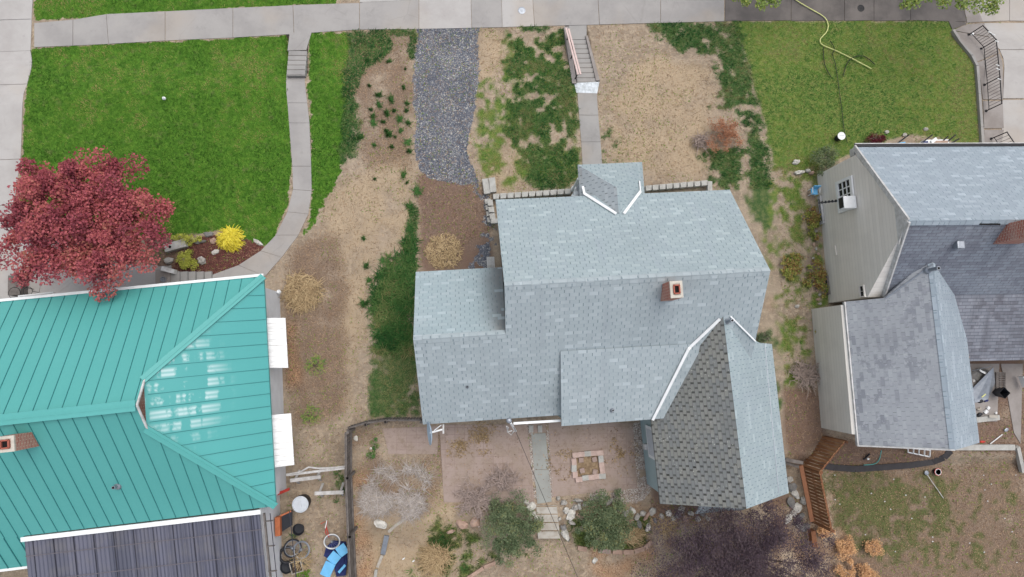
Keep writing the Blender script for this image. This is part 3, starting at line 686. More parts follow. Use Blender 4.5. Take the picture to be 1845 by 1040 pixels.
slabs('ramp_beside_railing', [[(1728, -25), (1742, -25), (1771, 40), (1742, 42)], [(1716, 55), (1742, 44), (1771, 42), (1790, 68)], [(1716, 56), (1790, 69), (1800, 96), (1760, 112)], [(1760, 113), (1800, 97), (1806, 180), (1770, 180)], [(1770, 182), (1806, 182), (1808, 232), (1772, 232)], [(1772, 234), (1808, 234), (1798, 290), (1772, 290)]], 'concrete_band', dz=0.034)
# low kerb along the right lawn
mb = MB()
kp = [(1716, 56), (1730, 78), (1750, 102), (1759, 120), (1763, 170), (1767, 230), (1770, 275)]
for a, b in zip(kp, kp[1:]): mb.beam(G(*a, 0.06), G(*b, 0.06), 0.13, 0.2)
tag(mb.build('lawn_kerb', 'concrete_grey', bevel=0.012), 'narrow curved concrete kerb along the right edge of the yellow-green lawn', 'kerb')
# garden paths
def strip_path(name, L, R, mat, dz=0.03, cuts=None):
    return slabs(name, [[L[i], R[i], R[i+1], L[i+1]] for i in range(len(L)-1)], mat, dz=dz, gap=0.008)
strip_path('curved_garden_path', [(516.5, 134), (518, 186), (521, 222), (527, 300), (528, 342), (518, 382), (497, 424), (470, 452), (430, 478), (370, 500)], [(549.5, 133), (554, 186), (558, 222), (561, 300), (562, 344), (556, 386), (538, 424), (508, 464), (478, 498), (440, 515)], 'concrete')
strip_path('path_landing', [(522, 60), (518, 92)], [(562, 58), (552, 91)], 'concrete')
strip_path('front_path', [(1040, 168), (1043, 208), (1047, 256), (1050, 310)], [(1075, 168), (1078, 208), (1082, 256), (1086, 310)], 'concrete_grey')
strip_path('stair_landing', [(1024, 47), (1027, 72)], [(1057, 46), (1057, 72)], 'concrete_grey')
strip_path('back_path', [(957, 781), (962, 846), (968, 908)], [(983, 780), (989, 846), (994, 904)], 'concrete_path')
strip_path('cement_patch', [(1034, 150), (1038, 168)], [(1080, 148), (1076, 169)], 'plaster', dz=0.045)
slabs('entry_floor', [[(282, 480), (310, 478), (308, 515), (280, 520)]], 'concrete_grey')
# patios
slabs('patio', [[(792, 765), (950, 765), (963, 906), (905, 905), (830, 905), (800, 905)], [(988, 762), (1140, 762), (1148, 880), (1060, 888), (995, 896)], [(960, 760), (984, 760), (984, 779), (957, 780)]], 'patio', dz=0.022, gap=0.0)
slabs('side_patio', [[(690, 772), (790, 768), (788, 818), (700, 818)]], 'patio', dz=0.018, gap=0.0)
slabs('rear_slab', [[(1730, 655), (1800, 655), (1796, 760), (1736, 760)], [(1802, 655), (1842, 655), (1838, 800), (1826, 780), (1812, 700)]], 'concrete_band', dz=0.03)

# ---- stairs: each flight is one thing with its treads and cheek walls
def flight(name, label, ys_, L, R, z0, z1, mat, cheeks=None, th=0.5, follow=False):
    n = len(ys_)-1
    def ed(E, y):
        t = (y-ys_[0])/(ys_[-1]-ys_[0]); return E[0]+(E[1]-E[0])*t
    b = P((L[0]+R[0])/2, ys_[0], z0)
    t = thing(name, label, 'steps', (b.x, b.y, min(z0, z1)))
    for k in range(n):
        z = z0+(z1-z0)*((k+0.5)/n if False else (k+(1 if z1 > z0 else 0))/n)
        ya, yb = ys_[k], ys_[k+1]
        if follow: z = G((L[0]+R[0])/2, ya+3).z+.05
        mb = MB(); mb.slab([P(ed(L, ya), ya, z), P(ed(R, ya), ya, z), P(ed(R, yb)+0.5, yb+0.6, z), P(ed(L, yb)+0.5, yb+0.6, z)], th)
        so_ = mb.build('step', mat, t)
        mb = MB(); yl = yb-0.9 if z1 > z0 else ya+1.6; hh_ = .006; sw_ = .75 if z1 < z0 else .45  # dark strip paints shade at each riser foot; brown soil on the patio steps
        mb.slab([P(ed(L, yl)+.3, yl-sw_, z+hh_), P(ed(R, yl)-.3, yl-sw_, z+hh_), P(ed(R, yl)-.3, yl+sw_, z+hh_), P(ed(L, yl)+.3, yl+sw_, z+hh_)], .012); mb.build('shade_soil_line', 'litter_soil' if z1 < z0 else 'concrete_dark', so_)
    return t
st1 = flight('garden_steps', 'short worn concrete steps leading up to the curved path in the left lawn', [92, 101, 109.5, 118, 126.5, 136], (520, 516), (553, 549), -ST, 0.03, 'concrete_grey')
st2 = flight('front_stairs', 'concrete front stairs with cheek walls and a faded pink handrail', [72, 80.5, 89, 97.5, 106, 114.5, 123, 132, 141, 149], (1030, 1040), (1056, 1075), -ST, 0.03, 'concrete_grey')
mb = MB()
def cheek(a, b, w_, name):
    mb = MB()
    za, zb = -ST+0.12, 0.12
    A = P(a[0], a[1], za); A2 = P(a[0]+w_[0], a[1], za); B = P(b[0], b[1], zb); B2 = P(b[0]+w_[1], b[1], zb)
    mb.hexa([Vector((q.x, q.y, -ST-0.4)) for q in (A, A2, B2, B)][::-1], [A, A2, B2, B][::-1])
    mb.build(name, 'concrete_band', st2)
cheek((1016, 48), (1031, 150), (8, 8), 'cheek_wall'); cheek((1055, 64), (1074, 145), (4, 7), 'cheek_wall')
mb = MB(); mb.slab([P(1031, 149, .12), P(1081, 143, .12), P(1080, 150, .12), P(1033, 155, .12)], 0.3); 
# handrail
hr = thing('handrail', 'faded pink wooden double handrail down the left side of the front stairs', 'handrail', tuple(P(1037, 142, 0.12)))
for dx in (0, 4.6):
    mb = MB(); mb.beam(P(1020+dx, 51+dx*.3, -ST+0.62), P(1041.5+dx, 134.5, 0.62), 0.075, 0.04); mb.build('rail_board', 'wood_pink', hr)
for (a, b_) in (((1036.5, 142), 0.12), ((1028.5, 106), -0.35), ((1021, 73), -0.75)):
    mb = MB(); p = P(a[0], a[1], b_); mb.tube([p, p+Vector((0.02, 0, 0.46))], 0.03); mb.build('post', 'black', hr)
st3 = flight('patio_steps', 'four pale stone steps with rusty soil edges going down from the back path', [911, 925, 940, 955, 970], (966, 969), (1003, 1009), -0.12, -0.68, 'pale_tread', th=0.3, follow=True)
# manholes
for (a, b, nm, lab, mt) in ((940, 19, 'manhole_cover', 'round rusty grey utility cover in the pale new sidewalk panel', 'galv'), (1551, 15, 'manhole_cover', 'round dark utility cover in the damp dark sidewalk', 'black')):
    c = G(a, b, 0.036); mb = MB(); mb.lathe(c, [(0.17, -0.02), (0.17, 0.008), (0.145, 0.012), (0.14, 0.004), (0.05, 0.006), (0.04, 0.012), (0.0, 0.012)], 22)
    tag(mb.build(nm, mt), lab, 'manhole cover')

# ================================================================== BUILDINGS
def roof_face(mb, pts, e, th=0.13):
    """roof sheet with shingle coordinates: u along the eave e, v down the slope"""
    pts = [Vector(p) for p in pts]; n = Vector((0, 0, 0))
    for i in range(1, len(pts)-1): n += (pts[i]-pts[0]).cross(pts[i+1]-pts[0])
    if n.z < 0: pts = pts[::-1]; n = -n
    n.normalize(); e = Vector(e); e = (e-n*e.dot(n)).normalized(); d = n.cross(e)
    if d.z > 0: d = -d
    o = max(pts, key=lambda q: (round(q.z, 2), q.dot(e)))
    uv = [((q-o).dot(e)+20, (q-o).dot(d)) for q in pts]
    mb.face(pts, uv); lo = [q-Vector((0, 0, th)) for q in pts]; mb.face(lo[::-1], uv[::-1])
    m = len(pts)
    for i in range(m):
        j = (i+1) % m; mb.face([lo[i], lo[j], pts[j], pts[i]], [(uv[i][0], uv[i][1]+.05), (uv[j][0], uv[j][1]+.05), uv[j], uv[i]])
def roof(name, pts, e, mat, parent, th=0.13, lift=0.0):
    mb = MB(); roof_face(mb, [Vector(p)+Vector((0, 0, lift)) for p in pts], e, th); return mb.build(name, mat, parent)
def strip(name, pts, w_, h_, mat, parent):
    mb = MB()
    for a, b in zip(pts, pts[1:]): mb.beam(a, b, w_, h_)
    return mb.build(name, mat, parent)
def gable_body(name, eL1, eL2, r1, r2, eR1, eR2, mat, parent, side=0.25, endin=0.25, drop=0.16, z0=-0.2):
    """walls with both gable ends under a ridge roof; 1 = one end, 2 = the other"""
    eL1, eL2, r1, r2, eR1, eR2 = map(Vector, (eL1, eL2, r1, r2, eR1, eR2))
    ax = (r2-r1); ax.z = 0; ax.normalize()
    def mv(e, r, sgn):
        d = r-e; h = Vector((d.x, d.y, 0)); L = h.length; k = side/L
        q = e+d*k; return q+ax*endin*sgn-Vector((0, 0, drop))
    L1, L2, R1, R2 = mv(eL1, r1, 1), mv(eL2, r2, -1), mv(eR1, r1, 1), mv(eR2, r2, -1)
    K1, K2 = r1+ax*endin-Vector((0, 0, drop)), r2-ax*endin-Vector((0, 0, drop))
    B = lambda q: Vector((q.x, q.y, z0))
    mb = MB()
    mb.face([B(L1), L1, K1, R1, B(R1)]); mb.face([B(L2), B(R2), R2, K2, L2])
    mb.face([B(L1), B(L2), L2, L1]); mb.face([B(R1), R1, R2, B(R2)])
    mb.face([L1, L2, K2, K1]); mb.face([K1, K2, R2, R1])
    return mb.build(name, mat, parent)
def pipe(name, base, top, r, mat, parent, collar=True):
    mb = MB(); base = Vector(base); top = Vector(top)
    mb.tube([base-Vector((0, 0, .1)), top], r, 12)
    if collar: mb.lathe(base, [(r*2.2, -0.03), (r*1.8, 0.05), (r*1.05, 0.1)], 12)
    o = mb.build(name, mat, parent)
    mb = MB(); mb.lathe(top+Vector((0, 0, 0.002)), [(r*0.72, 0.0), (r*0.72, 0.004), (0, 0.004)], 12); mb.build('pipe_mouth', 'dark', o)
    return o

# ---------------- main house
RW, RE = P(909, 515, 6.4), P(1388, 488, 6.4)
e = (RE-RW).normalized(); d = Vector((e.y, -e.x, 0))                   # d = towards the back garden
A1, B1 = P(893, 360, 3.3), P(1315, 342, 3.3)
house = thing('main_house', 'grey-blue shingled house with front porch roof and mossy rear gable between the two neighbours', 'house', (5.5, 0.5, 0))
m_ = (6.4-2.8)/((P(762, 765, 2.8)-RW).dot(d))
def rear(s, t, off=0.0): return RW+e*s+d*t+Vector((0, 0, -m_*t+off))   # s along the ridge, t down the back slope
LR = (RE-RW).length; T1 = 1.2/m_; TE = 3.6/m_
sW = (P(745, 620, 5.2)-RW).dot(e)
RP = Plane(rear(0, 0), rear(LR, 0), rear(0, 4))
roof('front_roof', [A1, B1, RE, RW], e, 'shingle', house)
sE = (P(762, 765, 2.8)-RW).dot(e)
roof('rear_roof', [rear(0, 0), rear(LR, 0), rear(LR, TE), rear(sE, TE), rear(sW, T1), rear(0, T1)], e, 'shingle_rear', house)
W1 = rear(sW, T1); J = rear(0.0, T1)
A2 = P(749, 490, 2.8); B2 = A2+e*((J-W1).length+0.12); B2.z = 2.8
roof('wing_roof', [A2, B2, J, W1], e, 'shingle_wing', house)
# ridge caps
for a, b, mt in ((RW, RE, 0), (W1, J, 0)):
    mb = MB(); L = (b-a).length; n = int(L/0.3)
    for k in range(n):
        p0 = a+(b-a)*(k/n); p1 = a+(b-a)*((k+0.97)/n); h_ = Vector((0, 0, 0.02+0.008*(k % 2)))
        for sg in (1, -1):
            sl = Vector((d.x*sg*0.15, d.y*sg*0.15, -0.12)); u0 = random.random()*9
            q = [p0+h_, p1+h_, p1+h_+sl, p0+h_+sl]
            mb.face(q if sg < 0 else q[::-1], [(u0, .1), (u0+.2, .1), (u0+.2, .16), (u0, .16)])
    mb.build('ridge_cap', 'shingle_rear', house)
# bodies
gable_body('main_wall', A1, B1, RW, RE, rear(0, TE), rear(LR, TE), 'siding_blue', house)
gable_body('wing_wall', A2, B2, W1, J, rear(sW, TE), rear(0.3, TE), 'siding_blue', house)
# low rear addition roof, a little proud of the back slope
SL = RP.hit(1010, 633, 0.05); SR = RP.hit(1262, 619, 0.05); BR = P(1235, 751, 3.2); BL = P(1012, 768, 3.2)
roof('addition_roof', [SL, SR, BR, BL], e, 'shingle_rear', house, th=0.12)
AP = Plane(SL, SR, BL)
mb = MB(); mb.hexa([Vector((q.x, q.y, 0)) for q in (SL+d*.3+e*.12, SR+d*.3, BR-d*.2, BL-d*.2+e*.12)][::-1], [q-Vector((0, 0, .14)) for q in (SL+d*.3+e*.12-Vector((0, 0, .5)), SR+d*.3-Vector((0, 0, .5)), BR-d*.2, BL-d*.2+e*.12)][::-1]); mb.build('addition_wall', 'siding_blue', house)
strip('gutter', [P(925, 763, 2.72), P(1010, 758, 2.72)], 0.09, 0.09, 'white', house)
# rear gable
zR = RP.hit(1303, 570).z
G0 = P(1303, 570, zR); G1 = P(1345, 917, zR)
g = (G1-G0).normalized()
EL1 = P(1190, 908, 2.8); EL0 = EL1-g*((G1-G0).length)
ER1 = P(1420, 888, 2.8); ER0 = P(1392, 620, 2.8)
PR = Plane(G0, G1, (ER0+ER1)/2)
X0 = PR.hit(1362, 617)
roof('rear_gable_left_slope', [G0, G1, EL1, EL0], g, 'shingle_moss', house)
roof('rear_gable_right_slope', [G0, X0, Vector((ER0.x, ER0.y, PR.z(ER0.x, ER0.y))), Vector((ER1.x, ER1.y, PR.z(ER1.x, ER1.y))), G1], g, 'shingle', house)
# walls of the rear gable wing
gable_body('rear_gable_wall', EL0, EL1, G0, G1, P(1392, 620, 2.8), ER1, 'siding_blue', house, side=0.22, endin=0.2, drop=0.2)
# front part of that wing east of the main house
strip('eave_seam', [PR.hit(1378, 619, .012), PR.hit(1403, 888, .012)], 0.02, 0.015, 'galv', house)
strip('valley_flashing', [RP.hit(1297, 575, 0.06), RP.hit(1243, 626, 0.06), AP.hit(1240, 630, 0.07), AP.hit(1176, 757, 0.07)], 0.10, 0.05, 'white', house)
strip('valley_flashing', [RP.hit(1316, 570, 0.05), RP.hit(1361, 615, 0.05)], 0.05, 0.04, 'white', house)
pv = PR.hit(1309, 579); pipe('vent_pipe', pv, pv+Vector((0, 0, .55)), 0.06, 'galv', house)
pv = AP.hit(1103, 739); pipe('vent_pipe', pv, pv+Vector((0, 0, .16)), 0.045, 'galv', house)
pv = RP.hit(842, 697); pipe('vent_pipe', pv, pv+Vector((0, 0, .1)), 0.03, 'galv', house)
# porch hip roof
PF0, PF1 = P(1041, 297, 2.75), P(1157, 292, 2.75)
FP = Plane(A1, B1, RW)
zc = FP.hit(1115, 386).z
K1 = P(1115, 386, zc); K0 = P(1111, 338, zc)
pd = -(K0-K1).normalized()
PL = PF0+d*2.0; PRr = PF1+d*2.0
roof('porch_front_roof', [PF0, PF1, K0], e, 'shingle', house, th=.1)
roof('porch_left_roof', [PF0, K0, K1, PL], d, 'shingle_porch', house, th=.1)
roof('porch_right_roof', [PF1, K0, K1, PRr], d, 'shingle', house, th=.1)
def whiteline(pts, w_): strip('porch_flashing', pts, w_, 0.05, 'white', house)
LP_ = Plane(PF0, K0, PL); RPp = Plane(PF1, K0, PRr)
whiteline([LP_.hit(1050, 336, .05), LP_.hit(1053, 350, .06)], 0.09)
whiteline([FP.hit(1053, 349, .06), FP.hit(1110, 385, .06)], 0.10)
whiteline([RPp.hit(1152, 326, .05), RPp.hit(1154, 344, .06)], 0.045)
whiteline([FP.hit(1154, 345, .06), FP.hit(1124, 385, .06)], 0.10)
roof('porch_side_roof', [P(1041, 333, 2.3), P(1051, 335, 2.3), P(1052, 360, 2.45), P(1029, 353, 2.2)], e, 'shingle_porch', house, th=.08)
mb = MB(); c0 = PF0+e*.35+d*.3; c1 = PF1-e*.35+d*.3
mb.hexa([Vector((q.x, q.y, -.1)) for q in (c0, c1, c1+d*1.3, c0+d*1.3)][::-1], [Vector((q.x, q.y, .35)) for q in (c0, c1, c1+d*1.3, c0+d*1.3)][::-1]); mb.build('porch_floor', 'concrete_grey', house)
for q in (PF0+e*.3+d*.25, PF1-e*.3+d*.25):
    mb = MB(); mb.box((q.x, q.y, 1.5), (.12, .12, 2.4)); mb.build('porch_post', 'white', house)
mb = MB(); b_ = P(1031, 345, 0.1); mb.tube([b_, P(1032, 341, .8), P(1042, 322, 1.9)], 0.05, 8); mb.lathe(b_+Vector((0, 0, .35)), [(.12, 0), (.12, .2), (.07, .28)], 12); mb.build('downspout', 'white', house)
# west gable window with white trim, small awning
def on_wall(y, z, x): return Vector((x, y, z))
wx = (RW+e*0.25).x
mb = MB()
for (ya, yb, xx) in ((P(880, 420, 2).y, P(888, 480, 2).y, 0),):
    q0 = RW+e*.25+d*(-1.9); q1 = RW+e*.25+d*(-0.6)
    mb.hexa([q0-e*.06+Vector((0, 0, -5.6)), q1-e*.06+Vector((0, 0, -5.6)), q1+Vector((0, 0, -5.6)), q0+Vector((0, 0, -5.6))], [q0-e*.06+Vector((0, 0, -4.1)), q1-e*.06+Vector((0, 0, -4.1)), q1+Vector((0, 0, -4.1)), q0+Vector((0, 0, -4.1))])
wnd = mb.build('window', 'white', house)
mb = MB(); q0 = RW+e*.18+d*(-1.8); q1 = RW+e*.18+d*(-0.7)
mb.face([q0+Vector((0, 0, -5.5)), q1+Vector((0, 0, -5.5)), q1+Vector((0, 0, -4.2)), q0+Vector((0, 0, -4.2))][::-1]); mb.build('pane', 'glass', wnd)
mb = MB()
for k in range(5):
    a = P(878+k*2.8, 463, 0.9); b = P(879+k*2.9, 483, 0.75); mb.beam(a, b, 0.06, 0.05)
mb.build('window_awning', 'white_dirty', house)
# rear wall window + lamp of the gable wing (west face)
nw = Vector((-g.y, g.x, 0));
if nw.x > 0: nw = -nw
def wfacep(s, z, out=0.0): return EL0+g*s-nw*0.22+nw*out+Vector((0, 0, z-2.8))
s0 = (P(1178, 770, 2.2)-EL0).dot(g); s1 = (P(1185, 830, 2.2)-EL0).dot(g)
mb = MB(); A = [wfacep(s0, 1.15, .01), wfacep(s1, 1.15, .01), wfacep(s1, 2.35, .01), wfacep(s0, 2.35, .01)]
mb.hexa(A, [q+nw*.07 for q in A]); wnd = mb.build('window', 'white', house)
mb = MB(); A = [wfacep(s0+.12, 1.27, .085), wfacep(s1-.12, 1.27, .085), wfacep(s1-.12, 2.23, .085), wfacep(s0+.12, 2.23, .085)]; mb.face(A); mb.build('pane', 'grey_plastic', wnd)
mb = MB(); q = wfacep(s0+.9, .95, .1); mb.box(q, (.16, .22, .28), math.atan2(g.y, g.x)+rad(90)); mb.build('meter_box', 'white_dirty', house)
# low awning behind the rear gable
roof('rear_awning', [P(1262, 909, 2.3), P(1345, 915, 2.3), P(1340, 919, 2.1), P(1253, 926, 2.1)], e, 'shingle_neighbour', house, th=.06)
# brick chimney
cb = RP.hit(1190, 543); ct = P(1208, 537, 7.0)
def chimney(name, c0, ex, ey, sx, sy, zt, par, cap=0.07):
    """c0 = lower-left corner of the shaft, ex/ey its directions"""
    q = [Vector(c0), Vector(c0)+ex*sx, Vector(c0)+ex*sx+ey*sy, Vector(c0)+ey*sy]
    mb = MB(); zb = c0.z-0.6
    B = [Vector((p.x, p.y, zb)) for p in q]; T = [Vector((p.x, p.y, zt)) for p in q]
    mb.face(T)
    for i in range(4):
        j = (i+1) % 4; L = sx if i % 2 == 0 else sy
        mb.face([B[i], B[j], T[j], T[i]], [(0, 0), (L, 0), (L, zt-zb), (0, zt-zb)])
    ch = mb.build('chimney', 'brick', par)
    cc = sum(q, Vector())/4; cc.z = zt
    rz = math.atan2(ex.y, ex.x)
    mb = MB(); w4 = 0.09
    for (ox, oy, a, b) in ((0, -1, sx, w4), (0, 1, sx, w4), (-1, 0, w4, sy-2*w4), (1, 0, w4, sy-2*w4)):
        p = cc+ex*(ox*(sx-w4)/2)+ey*(oy*(sy-w4)/2)+Vector((0, 0, .035)); mb.box(p, (a, b, .07), rz)
    mb.build('chimney_cap', 'mortar', ch)
    mb = MB(); w5 = 0.045; fx, fy = sx*.44, sy*.48
    for (ox, oy, a, b) in ((0, -1, fx, w5), (0, 1, fx, w5), (-1, 0, w5, fy), (1, 0, w5, fy)):
        p = cc+ex*(ox*fx/2)+ey*(oy*fy/2)+Vector((0, 0, .06)); mb.box(p, (a, b, .12), rz)
    mb.build('flue', 'flue', ch)
    mb = MB(); mb.box(cc+Vector((0, 0, .02)), (sx-.1, sy-.1, .03), rz); mb.build('mortar_wash', 'mortar', ch)
    mb = MB(); mb.box(cc+Vector((0, 0, .044)), (fx-.02, fy-.02, .01), rz); mb.build('flue_mouth', 'dark', ch)
    return ch
cc0 = Vector((cb.x, cb.y, cb.z))
chimney('chimney', cc0, e, -d, 0.42, 0.56, 7.0, house)
# satellite dish on the back eave
dm = thing('satellite_dish', 'pale oval satellite dish on a white arm at the back eave of the main house', 'satellite dish', tuple(P(797, 774, 2.6)))
mb = MB(); ax = Vector((-0.97, -0.10, 0.22)).normalized(); mb.lathe(P(773, 781, 3.05), [(0.0, .10), (.16, .085), (.30, .045), (.43, 0), (.445, .0), (.43, .02), (.3, .07), (.0, .12)], 28, ax=-ax); mb.build('reflector', 'dish', dm, smooth=True)
mb = MB(); mb.tube([P(775, 780, 3.0), P(797, 774, 2.72)], 0.035, 8); mb.tube([P(782, 776, 3.1), P(795, 766, 2.72)], 0.018, 6); mb.build('arm', 'white', dm)
mb = MB(); mb.box(P(799, 773, 2.7), (.06, .34, .16)); mb.build('mount', 'white_dirty', dm)
# service mast with wire
sm_ = thing('service_mast', 'white power service mast with weatherhead at the back eave of the main house', 'mast', tuple(P(921, 768, 2.2)))
mb = MB(); mb.tube([P(929, 777, 1.2), P(920, 762, 3.6)], .045, 10); mb.build('conduit', 'white', sm_)
mb = MB(); mb.lathe(P(917, 758, 3.75), [(.09, -.12), (.11, .02), (.07, .1), (0, .12)], 12); mb.build('weatherhead', 'galv', sm_)
mb = MB(); mb.tube([P(916, 770, 2.6), P(914, 778, 2.2), P(921, 784, 2.0), P(926, 777, 2.2)], .02, 6); mb.tube([P(913, 768, 2.5), P(915, 778, 2.3), P(923, 776, 2.3)], .025, 6); mb.build('cable_loop', 'white_dirty', sm_)
mb = MB(); wp = []
for k in range(13):
    t = k/12; wp.append(P(926+(1050-926)*t, 770+(1062-770)*t, 3.2+1.5*(t-.5)**2*2))
mb.tube(wp, .009, 5); tag(mb.build('overhead_wire', 'black'), 'thin dark overhead wire running from the mast over the back path', 'wire')

# ---------------- left neighbour with the green metal roof
teal_h = thing('green_roof_house', 'white stucco house on the left under a green standing-seam metal hip roof', 'house', (-14, -1.5, 0))
ZE, ZR = 2.9, 5.9
C1, C2 = P(475, 498, ZE), P(497, 912, ZE)
f1 = (C1-P(0, 540, ZE)).normalized(); f2 = (C2-P(40, 970, ZE)).normalized()
ex_ = ((f1+f2)/2).normalized(); ey_ = Vector((-ex_.y, ex_.x, 0))      # ey_ to the street
RE_ = P(245, 735, ZR); mid = (C1+C2)/2
# snap ridge onto the centre line
RE_ = mid-ex_*((mid-RE_).dot(ex_)); RE_.z = ZR
hw = (C1-C2).length/2; slope = (ZR-ZE)/hw
LX = -26.0
kL = (RE_.x-LX)/ex_.x
RL = RE_-ex_*kL
GB1 = P(258, 683, 5.33); GB2 = P(262, 768, 5.33)
gb = (GB1+GB2)/2; gs = (mid-gb).dot(ex_)
g1_ = mid-ex_*gs+ey_*(0.57/slope); g2_ = mid-ex_*gs-ey_*(0.57/slope); g1_.z = g2_.z = ZR-0.57
front_pts = [RL, RE_, g1_+Vector((0, 0, 0.0)), C1, C1-ex_*(kL+ (mid-RE_).dot(ex_))]
rear_pts = [RL, RE_, g2_, C2, C2-ex_*(kL+(mid-RE_).dot(ex_))]
roof('front_roof', front_pts, ex_, 'teal', teal_h)
roof('rear_roof', rear_pts, ex_, 'teal', teal_h)
roof('hip_roof', [g1_, C1, C2, g2_], ey_, 'teal_glare', teal_h)
# catslide part at the lower left
bl = P(50, 1027, 1.95); q1 = C2-ex_*((C2-P(42, 970, ZE)).dot(ex_)); dn = (-ey_*hw+Vector((0, 0, -(ZR-ZE)))).normalized()
roof('catslide_roof', [q1, q1+dn*1.55, q1+dn*1.55-ex_*9, q1-ex_*9], ex_, 'teal', teal_h)
cs0 = q1+dn*1.55
# standing seams
def seams(base, step, n, toward, tops, mat='teal_seam'):
    mb = MB()
    for k in range(n):
        a, b = tops(k)
        if a is not None: mb.beam(a+Vector((0, 0, .022)), b+Vector((0, 0, .022)), 0.024, 0.05)
    return mb
mb = MB(); sp_ = 0.46
nF = Vector((0, 0, .006))
for side, C, sgn in (('f', C1, 1), ('r', C2, -1)):
    tot = 40
    for k in range(1, tot):
        s = k*sp_-0.12; base = C-ex_*s
        if base.x < LX: break
        hipL = (mid-ex_*gs); L_to_g = gs
        if s < L_to_g: t = s/L_to_g; top = C+( (g1_ if sgn > 0 else g2_)-C)*t
        else:
            # up to the ridge beyond the gablet
            over = s-(C-RE_).dot(ex_)
            top = RE_-ex_*over if over > 0 else None
            if top is None:
                tt = (s-L_to_g)/max(1e-3, ((C-RE_).dot(ex_)-L_to_g)); top = (g1_ if sgn > 0 else g2_)*(1-tt)+RE_*tt
        stop = 0.17/(top-base).length
        mb.beam(base+nF, top+(base-top)*stop+nF, 0.018, 0.03)
mb.build('ribbing', 'teal_seam', teal_h)
mb = MB(); n = int((C1-C2).length/0.46)
for k in range(1, n+1):
    t = (k*0.46-.2)/(C1-C2).length; base = C1+(C2-C1)*t; 
    hwid = (g1_-g2_).length; tot = (C1-C2).length; cut = (tot-hwid)/2
    x = t*tot
    if x < cut: top = C1+(g1_-C1)*(x/cut)
    elif x > tot-cut: top = C2+(g2_-C2)*((tot-x)/cut)
    else: top = g1_+(g2_-g1_)*((x-cut)/hwid)
    if (top-base).length > .3: mb.beam(base+nF, top+(base-top)*(0.12/(top-base).length)+nF, 0.016, 0.03)
mb.build('ribbing', 'teal_seam', teal_h)
mb = MB()
for k in range(9):
    a = q1-ex_*(k*sp_+.2); mb.beam(a+nF, a+dn*1.55+nF, .026, .05)
mb.build('ribbing', 'teal_seam', teal_h)
def cap(a, b, w_=0.26, name='hip_cap'):
    mb = MB(); mb.beam(a+Vector((0, 0, .035)), b+Vector((0, 0, .035)), w_, 0.03); mb.beam(a+Vector((0, 0, .055)), b+Vector((0, 0, .055)), .05, .03); mb.build(name, 'teal', teal_h)
cap(C1, g1_); cap(C2, g2_); cap(RE_, RL, 0.36, 'ridge_cap')
# gablet
mb = MB(); ga = g1_+ex_*.02; gbb = g2_+ex_*.02; gt = mid-ex_*gs+ex_*.02; gt.z = ZR-.02
mb.face([ga, gt, gbb][::-1]); mb.face([ga, gt, gbb]); mb.build('gablet_vent', 'brick', teal_h)
strip('gablet_trim', [g1_+ex_*.05, gt+ex_*.03+Vector((0, 0, .05)), g2_+ex_*.05], .06, .06, 'white_dirty', teal_h)
# gutters
strip('gutter', [C1+ey_*.05, C1+ey_*.05-ex_*18], 0.10, 0.09, 'white', teal_h)
gw = P(470, 921, 2.85); strip('gutter', [gw-ey_*.02, P(39, 971, 2.85)-ey_*.02], 0.16, 0.12, 'white', teal_h)
strip('gutter', [cs0-ey_*.03, cs0-ey_*.03-ex_*9], 0.09, 0.08, 'white', teal_h)
# walls
w0 = P(504, 527, 0); wb_ = P(516, 880, 0)
mb = MB(); q = [Vector((w0.x, w0.y, -.1)), Vector((wb_.x, wb_.y, -.1)), Vector((wb_.x, wb_.y, -.1))-ex_*16, Vector((w0.x, w0.y, -.1))-ex_*16]
mb.hexa(q[::-1], [p+Vector((0, 0, 2.95)) for p in q][::-1]); mb.build('wall', 'stucco', teal_h)
# patio side wall that goes on beyond the roof
pw0 = P(503, 870, 0); pw1 = P(511, 1075, 0)
mb = MB(); q = [pw0, pw1, pw1-ex_*.14, pw0-ex_*.14]; mb.hexa(q, [Vector((p.x, p.y, 2.2)) for p in q]) ; mb.build('patio_wall', 'stucco', teal_h)
# dark corrugated patio roof
PA, PB = P(44, 975, 2.75), P(468, 927, 2.75); pdv = Vector((ex_.y, -ex_.x, 0))
Lr = (PB-PA).length; mb = MB(); nn = int(Lr/0.036)
u_ = (PB-PA)/Lr
for k in range(nn):
    a = PA+u_*(k*Lr/nn); b = PA+u_*((k+1)*Lr/nn); ha = 0.012*math.cos(k*math.pi/1.5*1.0) ; 
    za = 0.018*math.sin(2*math.pi*k/4); zb_ = 0.018*math.sin(2*math.pi*(k+1)/4)
    lo = pdv*3.6+Vector((0, 0, -.35))
    pts = [a+lo+Vector((0, 0, za)), b+lo+Vector((0, 0, zb_)), b+Vector((0, 0, zb_)), a+Vector((0, 0, za))]
    uu = k*Lr/nn; mb.face(pts, [(uu, 0), (uu+.03, 0), (uu+.03, 3), (uu, 3)])
pr = mb.build('patio_roof', 'patio_roof', teal_h)
mb = MB()
for k in range(4):
    o_ = pdv*(0.55+k*0.9)+Vector((0, 0, -.025-.35*(0.55+k*.9)/3.6)); o_ = o_+Vector((0, 0, .055)); mb.beam(PA+o_, PB+o_, .035, .012)
mb.build('batten', 'batten_grey', teal_h)
mb = MB()
for k in range(14):
    a = PA+u_*(0.3+k*.70)+Vector((0, 0, .02)); mb.beam(a, a+pdv*3.6+Vector((0, 0, -.35)), .022, .03)
mb.build('sheet_lap', 'lap_dark', teal_h)
mb = MB(); a = PB+u_*.12; mb.beam(a+Vector((0, 0, -.12)), a+pdv*3.6+Vector((0, 0, -.45)), .06, .12)
